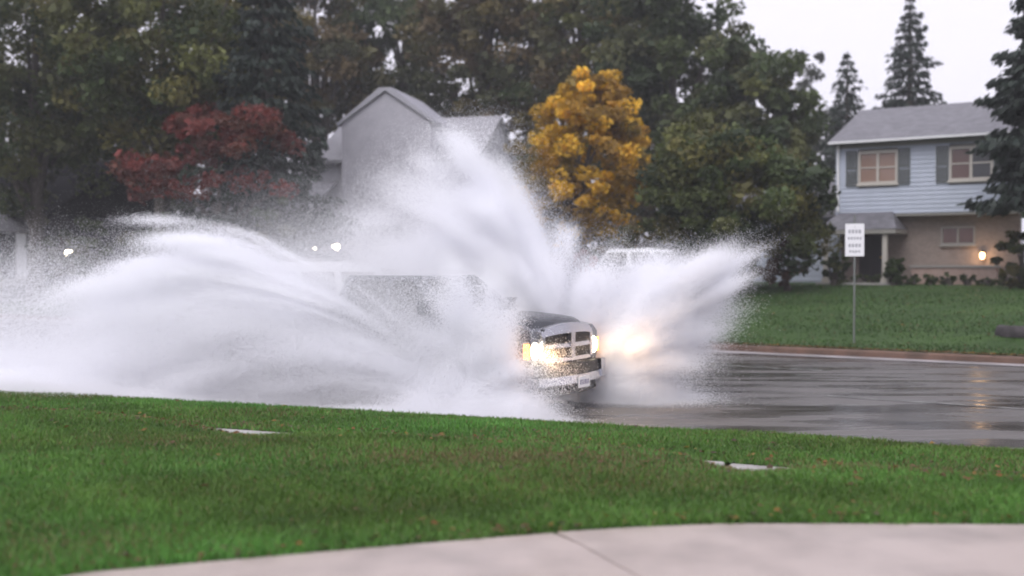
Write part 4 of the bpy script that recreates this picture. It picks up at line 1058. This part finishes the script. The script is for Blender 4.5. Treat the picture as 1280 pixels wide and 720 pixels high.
U = lambda a, b: (lambda r_, n: r_.uniform(a, b, n))
def Bt(a, b, k): return lambda r_, n: r_.beta(a, b, n) * k

# A: long sheet thrown by the near wheels towards the lawn
RD = 0.0026
def rel(a, b): return lambda r_, n: r_.uniform(a, b, n)
W1 = (-0.95, -0.95, 0.12)
A = np.concatenate([
    jets(700, 2300000, 201, W1, rel(-9.0, -7.2), U(-2.2, -0.2), Bt(2.6, 1.0, 6.4), rel(0.02, 1.15), spv=0.26, sp=0.05, grow=0.15, surge=0.2),
    jets(70, 500000, 204, W1, rel(-8.6, -7.4), U(-2.0, -0.4), rel(5.0, 6.3), rel(0.35, 0.9), spv=0.14, sp=0.05, sptau=0.07),
    jets(34, 260000, 205, W1, rel(-8.4, -7.6), U(-1.6, -0.4), rel(6.1, 6.9), rel(0.46, 0.66), spv=0.13, sp=0.04, sptau=0.06),
    jets(160, 700000, 206, W1, rel(-9.3, -8.0), U(-2.0, 0.4), rel(4.6, 6.9), rel(0.9, 1.4), spv=0.4, grow=0.2),
    jets(90, 170000, 207, W1, rel(-9.0, -6.8), U(-1.8, -0.2), rel(5.6, 7.4), rel(0.2, 0.75), spv=0.09, sp=0.02, sptau=0.05, grow=0.05),
    jets(600, 1100000, 202, W1, rel(-9.5, -6.8), U(-3.4, -0.3), U(0.3, 4.8), rel(0.02, 1.7), spv=0.45),
    jets(260, 600000, 203, (-4.5, -0.95, 0.12), rel(-9.0, -5.5), U(-3.4, 0.4), U(0.8, 4.6), rel(0.1, 1.25), spv=0.6)])
spray_object('water_spray', 'long white sheet of spray along the lawn beside and behind the pickup', A, RD, 0.018)
# B: tall ragged column beyond the truck
Bp = np.concatenate([
    jets(240, 800000, 211, (-0.6, 0.9, 0.15), rel(-6.5, -2.0), U(0.4, 3.0), rel(4.0, 8.9), rel(0.08, 0.95), spv=0.4),
    jets(64, 660000, 212, (-0.6, 0.9, 0.15), rel(-4.8, -2.3), U(0.6, 2.2), rel(6.2, 9.5), rel(0.3, 0.8), spv=0.17, sp=0.04, sptau=0.07, surge=0.1),
    jets(110, 360000, 216, (-0.6, 0.9, 0.15), rel(-6.6, -3.4), U(0.4, 2.4), rel(6.0, 9.8), rel(0.25, 0.85), spv=0.22, sp=0.05, sptau=0.06, surge=0.15),
    jets(40, 160000, 214, (-0.6, 0.9, 0.15), rel(-4.0, -0.8), U(0.6, 2.0), rel(4.5, 7.6), rel(0.15, 0.6), spv=0.14, sp=0.03, sptau=0.09)])
spray_object('water_spray', 'tall ragged column of spray rising behind the cab of the pickup', Bp, RD, 0.018)
M_ = np.concatenate([
    jets(300, 2000000, 213, (-0.9, 0.95, 0.15), rel(-9.0, -2.0), U(0.3, 3.5), rel(1.5, 6.9), rel(0.1, 1.4), spv=1.0, grow=0.45),
    jets(240, 1800000, 215, (-0.9, 0.95, 0.15), rel(-9.2, -5.0), U(-0.4, 3.0), rel(3.5, 7.2), rel(0.35, 1.5), spv=1.2, grow=0.6),
    jets(260, 1000000, 234, (-0.9, -1.05, 0.12), rel(-9.0, -2.0), U(-0.9, 0.1), rel(2.5, 7.4), U(0.1, 0.5), spv=0.8, grow=0.3)])
spray_object('drifting_mist', 'thin grey mist drifting around the cab and bed of the pickup', M_, 0.0017, 0.008)
# C: fan thrown ahead by the far front wheel
W2 = (-0.7, 0.95, 0.15)
C = np.concatenate([
    jets(750, 2100000, 221, W2, rel(-2.5, 7.4), rel(1.5, 6.6), rel(2.5, 9.2), lambda r_, n: 0.28 * r_.uniform(0.02, 1, n) ** 0.7, spv=0.38, sptau=0.03),
    jets(60, 700000, 222, W2, rel(4.6, 7.6), rel(4.0, 6.6), rel(5.5, 8.8), rel(0.14, 0.28), spv=0.2, sptau=0.03),
    jets(200, 600000, 223, (-0.7, 0.95, 0.10), rel(0, 4.4), U(0.5, 4.5), U(0.1, 2.2), U(0.02, 0.4), spv=0.6)])
spray_object('water_spray', 'bright fan of spray thrown ahead beyond the front of the pickup', C, RD, 0.018)
# D: burst round the near front wheel
D = np.concatenate([
    jets(110, 420000, 235, (-0.55, -1.1, 0.12), rel(-2.2, 1.3), U(-0.6, 0.05), rel(1.0, 7.2), U(0.02, 0.36), spv=0.3),
    jets(180, 500000, 231, (-0.9, -1.0, 0.12), rel(-3.0, 2.0), U(-1.6, 0.1), rel(0.5, 6.2), U(0.02, 0.36), spv=0.4),
    jets(120, 24000, 233, (-0.6, -1.0, 0.2), rel(1.0, 4.5), U(-1.0, 0.9), rel(1.5, 4.2), U(0.1, 0.3), spv=0.4),
    jets(200, 900000, 232, (-0.6, -0.9, 0.08), rel(-4.5, 3.0), U(-3.0, 0.8), U(0.1, 2.0), U(0.02, 0.4), spv=0.6)])
spray_object('water_spray', 'low burst of spray around the near front wheel of the pickup', D, RD, 0.018)

# ------------------------------------------------------------------ thin haze, added to lift the dark tones of the trees
bm = bmesh.new(); b_box(bm, -170, 170, -12, 330, -1.6, 34)
hm = bpy.data.materials.new('added_haze'); hm.use_nodes = True; N = hm.node_tree.nodes; N.clear()
pv = N.new('ShaderNodeVolumePrincipled'); pv.inputs['Color'].default_value = (0.93, 0.93, 0.97, 1); pv.inputs['Density'].default_value = 0.0011; pv.inputs['Anisotropy'].default_value = 0.0
ho = N.new('ShaderNodeOutputMaterial'); hm.node_tree.links.new(pv.outputs[0], ho.inputs['Volume'])
hz_o = fin('haze', bm, hm); hz_o['kind'] = 'stuff'; hz_o['label'] = 'thin grey haze added to lift the dark tones'; hz_o['category'] = 'haze'
